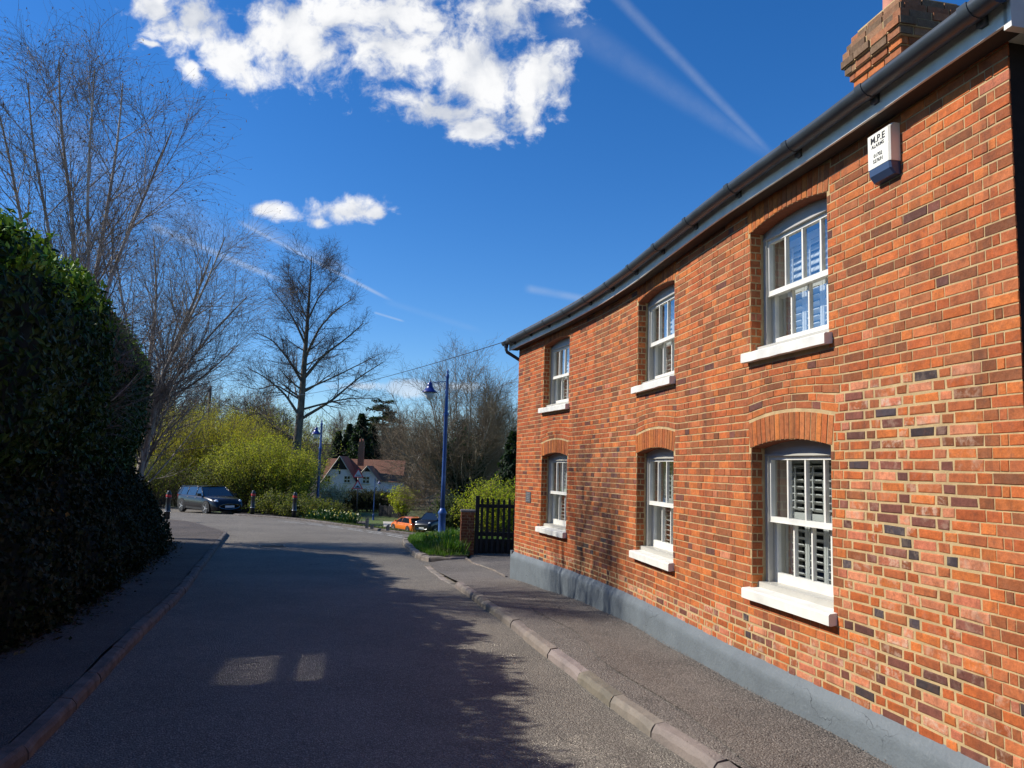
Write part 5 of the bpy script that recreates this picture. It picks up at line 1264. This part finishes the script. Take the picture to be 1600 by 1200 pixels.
for i in range(n_p):
    x = .15 + i * (gl_ - .26) / (n_p - 1); hh_ = 1.43 + .02 * math.sin(i * 1.3); m_ = MB(); m_.poly_extrude([(x - .034, 0, .05), (x + .034, 0, .05), (x + .034, 0, hh_ - .05), (x, 0, hh_), (x - .034, 0, hh_ - .05)], (0, -.022, 0)); m_.build('pale', MATS['black_wood'], gt)

# ------------------------------------------------------------------ cars (front towards +x)
def car(name, label, paint, loc, heading, L=4.25, Wd=1.8, H=1.44, style='estate', pitch=0.0, plate=None):
    root = empty(name, loc, label, 'car', rz=heading); root.rotation_euler = (0, pitch, heading)
    hw = Wd / 2; xf, xr = L / 2, -L / 2; zb = .62 * H + .06
    X = [xr, xr + .05, xr + .18, xr + .6, -.6, .3, xf - 1.15, xf - .8, xf - .35, xf - .12, xf]
    wv = [.86, .92, .97, 1, 1, 1, 1, .985, .95, .88, .76]
    z0 = [.34, .26, .22, .2, .2, .2, .2, .2, .2, .22, .30]
    z1 = [zb - .16, zb - .03, zb, zb + .01, zb, zb - .01, zb - .02, zb - .05, zb - .13, zb - .24, zb - .42]
    mb = MB(); V = []
    for x, w_, a, b in zip(X, wv, z0, z1):
        y = hw * w_; ring = [(0, a), (y * .9, a), (y * .985, a + .1), (y, (a + b) / 2), (y * .985, b - .12), (y * .93, b - .02), (y * .80, b + .015), (0, b + .035)]
        V += [(x, q[0], q[1]) for q in ring] + [(x, -q[0], q[1]) for q in ring[::-1][1:-1]]
    k = 14; mb.add(V, [(i * k + j, (i + 1) * k + j, (i + 1) * k + (j + 1) % k, i * k + (j + 1) % k) for i in range(len(X) - 1) for j in range(k)]); mb.add(V[:k], [list(range(k))]); mb.add(V[-k:], [list(range(k))])
    body = mb.build('body', paint, root, True)
    if style == 'estate': tx = [xr + .04, xr + .22, -.3, .25, .95]; tz = [zb + .02, H - .06, H, H - .02, zb]
    elif style == 'hatch': tx = [xr + .10, xr + .62, -.4, .1, 1.05]; tz = [zb + .02, H - .07, H, H - .03, zb]
    else: tx = [xr + .05, xr + .2, -.4, .45, 1.1]; tz = [zb + .02, H - .05, H, H - .03, zb]
    ty0, ty1 = hw * .93, hw * .72; gh = MB(); V = []
    for x, z in zip(tx, tz):
        f = (z - zb) / (H - zb); y = ty0 + (ty1 - ty0) * f; V += [(x, -y, z - .035 * (f > .5)), (x, -y * .82, z), (x, 0, z + .02 * (f > .5)), (x, y * .82, z), (x, y, z - .035 * (f > .5))]
    n = len(tx); F = [(i * 5 + j, i * 5 + j + 1, (i + 1) * 5 + j + 1, (i + 1) * 5 + j) for i in range(1, n - 2) for j in range(4)]
    gh.add(V, F)
    P = lambda x, z, s_, o=.0: (x, s_ * (ty0 + (ty1 - ty0) * (z - zb) / (H - zb) + o), z)
    for s_ in (-1, 1):                                     # pillars along the glass
        gh.tube([P(tx[0], tz[0], s_), P(tx[1], tz[1] - .035, s_)], .035, 6); gh.tube([P(tx[-1], tz[-1], s_), P(tx[-2], tz[-2] - .035, s_)], .03, 6)
        gh.tube([P(tx[1], tz[1] - .035, s_), P(tx[2], tz[2] - .035, s_), P(tx[3], tz[3] - .035, s_)], .03, 6)
        for xp in ((-.15,) if style == 'hatch' else (-.95, .05)): gh.tube([P(xp, zb, s_), P(xp - .05, H - .06, s_)], .025, 6)
        if style != 'van': gh.add([P(tx[0] + .02, zb, s_, .005), P(tx[0] + .42, zb, s_, .005), P(tx[1] + .25, H - .08, s_, .005), P(tx[1], H - .1, s_, .005)], [(0, 1, 2, 3)])
    gh.build('roof', paint, root, True)
    gm = MB()
    for s_ in (-1, 1): gm.add([P(tx[0] + .05, zb - .02, s_), P(tx[-1] - .05, zb - .02, s_), P(tx[-2], H - .05, s_), P(tx[1], H - .06, s_)], [(0, 1, 2, 3)])
    gm.build('side_glass', MATS['car_glass'], root)
    gm = MB().add([P(tx[-1], zb - .02, -1), P(tx[-1], zb - .02, 1), P(tx[-2], H - .05, 1, -.02), P(tx[-2], H - .05, -1, -.02)], [(0, 1, 2, 3)]); gm.build('windscreen', MATS['car_glass'], root)
    gm = MB().add([P(tx[0] - .01, zb + .02, -1, -.05), P(tx[0] - .01, zb + .02, 1, -.05), P(tx[1] - .01, H - .08, 1, -.04), P(tx[1] - .01, H - .08, -1, -.04)], [(0, 1, 2, 3)]); gm.build('rear_window', MATS['car_glass'], root)
    if style != 'van': MB().box((tx[1] - .06, 0, H - .045), (.26, ty1 * 1.8, .03)).build('spoiler', paint, root)
    rw = .335
    for xw in (xr + .74, xf - .80):
        for s_ in (-1, 1):
            ar = MB(); pts = [(math.cos(t) * (rw + .075), 0, math.sin(t) * (rw + .075)) for t in np.linspace(0, math.pi, 14)]; ar.add([(xw + p[0], s_ * (hw * 1.003), rw + p[2]) for p in pts] + [(xw + (rw + .075), s_ * hw * 1.003, .2), (xw - (rw + .075), s_ * hw * 1.003, .2)][::-1][::-1], [list(range(14)) + [15, 14]]); ar.build('wheel_arch', MATS['tyre'], root)
            wh = MB(); wh.lathe([(rw - .09, -.10), (rw - .02, -.105), (rw, -.08), (rw, .08), (rw - .02, .105), (rw - .09, .10)], k=22); o = wh.build('wheel', MATS['tyre'], root, True); o.location = (xw, s_ * (hw - .085), rw); o.rotation_euler = (math.pi / 2, 0, 0)
            ri = MB(); f_ = -s_
            ri.lathe([(rw - .088, f_ * .09), (rw - .10, f_ * .098), (rw - .115, f_ * .07), (.10, f_ * .05)], k=22)
            for q in range(5):
                a = q * 2 * math.pi / 5; ri.box((math.cos(a) * .13, math.sin(a) * .13, f_ * .085), (.22, .055, .03), rotz(a))
            ri.lathe([(.05, f_ * .07), (.05, f_ * .105)], k=10); ri.build('rim', MATS['alloy'], o)
    for s_ in (-1, 1):
        m_ = MB(); m_.box((tx[-1] - .22, s_ * (hw + .09), zb + .06), (.12, .2, .13), rotz(0)); m_.tube([(tx[-1] - .2, s_ * hw * .93, zb), (tx[-1] - .2, s_ * (hw + .05), zb + .04)], .02, 5); m_.build('wing_mirror', paint, root)
        m_ = MB(); m_.lathe([(.12, 0), (.12, .02), (.10, .05), (.03, .07)], k=14); h_ = m_.build('headlight', MATS['headlight'], root, True); h_.location = (xf - .19, s_ * hw * .73, z1[-3] - .13); h_.rotation_euler = (0, math.pi / 2 - .25, s_ * .55)
        m_ = MB(); m_.box((xr + .03, s_ * hw * .80, zb - .12), (.06, .16, .30)); m_.build('tail_light', MATS['tail_red'], root)
        for xh in (-.75, .15): MB().box((xh, s_ * (hw * .985), zb - .12), (.16, .03, .03)).build('door_handle', MATS['chrome'], root)
        MB().box((0, s_ * hw * .99, .30), (L * .42, .03, .10)).build('side_skirt', MATS['tyre'], root)
    g_ = MB(); g_.box((xf - .05, 0, .44), (.10, Wd * .56, .22)); g_.build('grille', MATS['tyre'], root)
    g_ = MB(); 
    ring = [(xf + .012, math.cos(t) * Wd * .31, .46 + math.sin(t) * .13) for t in np.linspace(0, 2 * math.pi, 25)]; g_.tube(ring, .012, 5, cap=False); g_.build('grille_surround', MATS['chrome'], root)
    for x_, nm in ((xf + .025, 'number_plate'), (xr - .01, 'number_plate')):
        MB().box((x_, 0, .46 if x_ > 0 else .62), (.02, .50, .11)).build(nm, MATS['plate_white'], root)
    MB().box((xr + .02, 0, .38), (.12, Wd * .86, .22)).build('rear_bumper', paint, root)
    return root
cp = at3(327, 801, 41.2); zc = gz(cp[0], cp[1])
car('estate_car', 'black estate car with silver wheels parked at the far side of the junction', MATS['car_black'], (cp[0], cp[1], zc + .0), math.atan2(-.67, .74), pitch=.0)
cp = at3(638, 829, 74.5); z_ = g(cp[0], cp[1])
car('hatchback_car', 'bright orange hatchback seen from behind, down beyond the crest', MATS['car_orange'], (cp[0], cp[1], at3(638, 831.5, 74.5)[2]), math.atan2(.80, -.60), L=4.3, Wd=1.84, H=1.5, style='hatch')
cp = at3(679, 829, 69)
car('parked_car', 'dark people carrier parked right of the orange hatchback, behind the lamp post', MATS['car_navy'], (cp[0], cp[1], at3(683, 831, 69)[2]), math.atan2(-.9, -.43), L=4.4, Wd=1.85, H=1.72, style='van')

# ------------------------------------------------------------------ pink house in the valley
ph0 = at3(499, 795, 110); zf = gz(ph0[0] + 5, 112) - .1
ph = empty('pink_house', (ph0[0], 110, zf), 'pale pink rendered house with two steep gables and red tiled roofs, down in the valley', 'house')
def gable_front(x0, x1, y, zlow, zeave, zapex, yb, mw, name='wall'):
    xc = (x0 + x1) / 2; m_ = MB(); m_.poly_extrude([(x0, y, zlow), (x1, y, zlow), (x1, y, zeave), (xc, y, zapex), (x0, y, zeave)], (0, yb - y, 0)); return m_.build(name, mw, ph)
def roof_pair(x0, x1, y0, y1, zeave, zapex, ov=.35, th=.14):
    xc = (x0 + x1) / 2; sl = (zapex - zeave) / (xc - x0); m_ = MB()
    for s_ in (-1, 1):
        xe = xc + s_ * ((xc - x0) + ov); ze = zeave - ov * sl; m_.poly_extrude([(xc, y0 - .3, zapex + .03), (xe, y0 - .3, ze + .03), (xe, y0 - .3, ze + .03 + th), (xc, y0 - .3, zapex + .03 + th)], (0, y1 - y0 + .3, 0))
    return m_.build('roof', MATS['tile_red'], ph)
gable_front(0, 5.2, 0, 2.5, 3.6, 7.5, 5.5, MATS['render_pink']); MB().box((2.6, 2.8, 1.25), (5.1, 5.4, 2.5)).build('ground_floor', MATS['plain_brick'], ph)
gable_front(5.2, 7.9, .3, 2.5, 4.6, 6.2, 5.5, MATS['render_pink']); MB().box((6.5, 3.0, 1.25), (2.7, 5.2, 2.5)).build('ground_floor', MATS['plain_brick'], ph)
MB().box((5.4, 5.5, 3.35), (10.9, 5.0, 1.7)).build('wall', MATS['render_pink'], ph); MB().box((5.4, 5.5, 1.25), (10.8, 4.9, 2.5)).build('ground_floor', MATS['plain_brick'], ph)
m_ = MB(); m_.poly_extrude([(-.5, 2.6, 4.1), (-.5, 5.4, 7.3), (-.5, 8.4, 4.1)], (11.8, 0, 0)); m_.build('roof', MATS['tile_red'], ph)
roof_pair(0, 5.2, 0, 5.4, 3.6, 7.5); roof_pair(5.2, 7.9, .3, 5.2, 4.6, 6.2)
m_ = MB(); m_.poly_extrude([(1.45, -.03, 5.75), (3.75, -.03, 5.75), (2.6, -.03, 7.45)], (0, -.04, 0)); m_.build('gable_boarding', MATS['dark_board'], ph)
m_ = MB(); m_.poly_extrude([(6.1, .27, 5.55), (7.0, .27, 5.55), (6.55, .27, 6.1)], (0, -.04, 0)); m_.build('gable_boarding', MATS['dark_board'], ph)
for (xa, za, xb, zb_2) in ((2.6, 7.62, 5.5, 3.25), (2.6, 7.62, -.3, 3.25), (6.55, 6.32, 8.15, 4.4), (6.55, 6.32, 5.4, 4.95)):
    MB().tube([(xa, -.36, za), (xb, -.36, zb_2)], .06, 4).build('bargeboard', MATS['light_stone'], ph)
MB().box((4.9, 3.4, 8.1), (.8, .8, 3.6)).build('chimney', MATS['plain_brick'], ph); 
for q in (-.2, .2): MB().lathe([(.12, 9.9), (.10, 10.3)], (4.9 + q, 3.4, 0), 8).build('chimney_pot', MATS['terracotta'], ph)
for (x, z, w_, h_) in ((.95, 4.35, .8, .95), (3.75, 4.35, .85, .95), (6.4, 4.35, .95, .95), (3.9, 2.1, 1.1, .6), (6.6, 2.0, 1.5, .65)):
    yy = .3 if 5.2 < x < 7.9 else 0
    f_ = MB(); f_.box((x, yy - .02, z), (w_ + .16, .08, h_ + .16)); fo = f_.build('window', MATS['white_paint'], ph)
    m_ = MB(); nn_ = 3 if w_ > 1.2 else 2
    for q in range(nn_):
        for vv in ((-.25, .25) if h_ > .8 else (0,)): m_.box((x - w_ / 2 + (q + .5) * w_ / nn_, yy - .065, z + vv * h_), (w_ / nn_ - .09, .02, (h_ / 2 if h_ > .8 else h_) - .1))
    m_.build('pane', MATS['car_glass'], fo); MB().box((x, yy - .08, z - h_ / 2 - .13), (w_ + .3, .2, .07)).build('window_sill', MATS['light_stone'], fo)
MB().box((2.62, -.02, 5.3), (.22, .06, .5)).build('slit_window', MATS['dark_board'], ph)
MB().box((2.6, -.02, 2.52), (5.3, .06, .10)).build('string_course', MATS['dark_board'], ph)
# timber fence and path by the ford
f0, f1 = at3(592, 803, 96), at3(624, 801, 93); fd = f1 - f0; fe = empty('timber_fence', (f0[0], f0[1], gz(f0[0], f0[1])), 'dark timber fence between the pink house shrubs and the bright yellow bush', 'fence', rz=math.atan2(fd[1], fd[0])); FL = np.linalg.norm(fd[:2])
m_ = MB()
for x in np.arange(0, FL, .16): m_.box((x, 0, .75), (.13, .03, 1.5))
m_.build('boards', MATS['black_wood'], fe)
for x in (0, FL / 2, FL): MB().box((x, .06, .85), (.12, .12, 1.7)).build('fence_post', MATS['weathered_wood'], fe)
a_, b_, c_, d_2 = at3(480, 800, 101), at3(594, 800, 101), at3(594, 800, 95), at3(480, 800, 95)
drape('path', [a_[:2], b_[:2], c_[:2], d_2[:2]], .05, MATS['light_stone'], 1.0)
a_, b_, c_, d_2 = at3(480, 800, 95), at3(588, 800, 95), at3(572, 800, 84), at3(480, 800, 84)
drape('path', [a_[:2], b_[:2], c_[:2], d_2[:2]], .04, MATS['path_left'], 1.0)
q = [at3(598, 810, 92)[:2], at3(612, 810, 92)[:2], at3(622, 810, 80)[:2], at3(600, 810, 80)[:2]]
drape('path', [q[0], q[1], q[2], q[3]], .05, MATS['light_stone'], 1.0)
wb = at3(697, 815, 58); o = MB(); o.box((0, 0, .55), (.06, .05, 1.1)); o.box((.3, 0, .55), (.06, .05, 1.1)); o.box((.15, 0, .95), (.3, .04, .07)); o.box((.15, 0, .3), (.3, .04, .07)); o.box((.15, 0, .6), (.05, .04, .66)); o = o.build('white_railing', MATS['white_paint']); o.location = (wb[0], wb[1], at3(697, 817, 58)[2]); o.scale = (1, 1, .95); tag(o, 'short white railing just right of the blue lamp post', 'railing')
MB_ = MB(); gp_ = (-6.9, 21.6)
for q in range(7): MB_.box((0, -.24 + q * .08, .0), (.66, .035, .012))
for sx in (-1, 1): MB_.box((sx * .33, 0, 0), (.04, .56, .016))
o = MB_.build('drain_cover', MATS['black_metal']); o.location = (-6.55, 21.6, gz(-6.55, 21.6) + .012); o.rotation_euler = (0, 0, .35); tag(o, 'dark iron drain cover set in the road near the left kerb', 'drain cover')
# loose grit gathered on the pavement and in the gutter of the road
rg = np.random.default_rng(123); n = 5200; S = rg.uniform(-2.5, 9, n); of = np.abs(rg.choice([0.10, .62, 1.0], n, p=[.35, .4, .25]) + rg.normal(0, .09, n)); xx, yy = wxy(S, 1.0); x0_, y0_ = wxy(S, 0); X_ = x0_ + (xx - x0_) * of; Y_ = y0_ + (yy - y0_) * of
Z_ = g(X_, Y_) + .112; k_ = np.arange(n)
rr = rg.uniform(.003, .010, n); V = np.zeros((n, 5, 3)); a = rg.uniform(0, 6.28, n)
for q in range(4): V[:, q] = np.stack([X_ + np.cos(a + q * 1.57) * rr, Y_ + np.sin(a + q * 1.57) * rr * .8, Z_], 1)
V[:, 4] = np.stack([X_, Y_, Z_ + rr * .8], 1); b = np.arange(n)[:, None] * 5
f = np.concatenate([b + [0, 1, 4], b + [1, 2, 4], b + [2, 3, 4], b + [3, 0, 4]], 1).reshape(-1, 3)
o = MB().add(V.reshape(-1, 3), f).build('gravel', MATS['kerb']); o['kind'] = 'stuff'

# ------------------------------------------------------------------ unseen light blockers: a cottage and two evergreens added to deepen the shade
nb = empty('blocker_cottage', (6.2, -2.6, 0), 'unseen plain brick cottage added to keep light off the near gable and the road', 'house')
m_ = MB()
for (c_, s_) in (((0, 5.5, 2.5), (5.6, .25, 5.0)), ((0, -4.4, 2.5), (5.6, .25, 5.0)), ((-2.8, .55, 2.5), (.25, 10.15, 5.0)), ((2.8, .55, 2.5), (.25, 10.15, 5.0))): m_.box(c_, s_)
for y in (5.5, -4.4): m_.poly_extrude([(-2.9, y - .1, 5.0), (2.9, y - .1, 5.0), (0, y - .1, 7.2)], (0, .2, 0))
m_.build('wall', MATS['plain_brick'], nb)
m_ = MB()
for s_ in (-1, 1): m_.poly_extrude([(0, -4.8, 7.25), (s_ * 3.3, -4.8, 4.8), (s_ * 3.3, -4.8, 4.92), (0, -4.8, 7.37)], (0, 10.7, 0))
m_.build('roof', MATS['slate'], nb)
for (y, z) in ((-2.5, 1.6), (2.8, 1.6), (-2.5, 3.9), (2.8, 3.9)):
    f_ = MB().box((-2.95, y, z), (.06, 1.0, 1.3)).build('window', MATS['white_paint'], nb); m_ = MB()
    for a_ in (-.23, .23):
        for b_ in (-.3, .3): m_.box((-2.985, y + a_, z + b_), (.02, .38, .52))
    m_.build('pane', MATS['car_glass'], f_)
MB().box((-2.95, .2, 1.15), (.08, .95, 2.1)).build('door', MATS['lamp_navy'], nb)
for i, (x, y, s_, lb) in enumerate(((-7.2, -5.5, .62, 'unseen evergreen added behind the nearest end of the laurel hedge to block sky light'), (-7.6, -1.4, .55, 'second unseen evergreen added behind the nearest end of the laurel hedge to block sky light'))):
    o = copy_tree(c0); o.location = (x, y, 0); o.scale = (s_, s_, s_ * .9); o['label'] = lb  # added out of view to hold sky light off the road
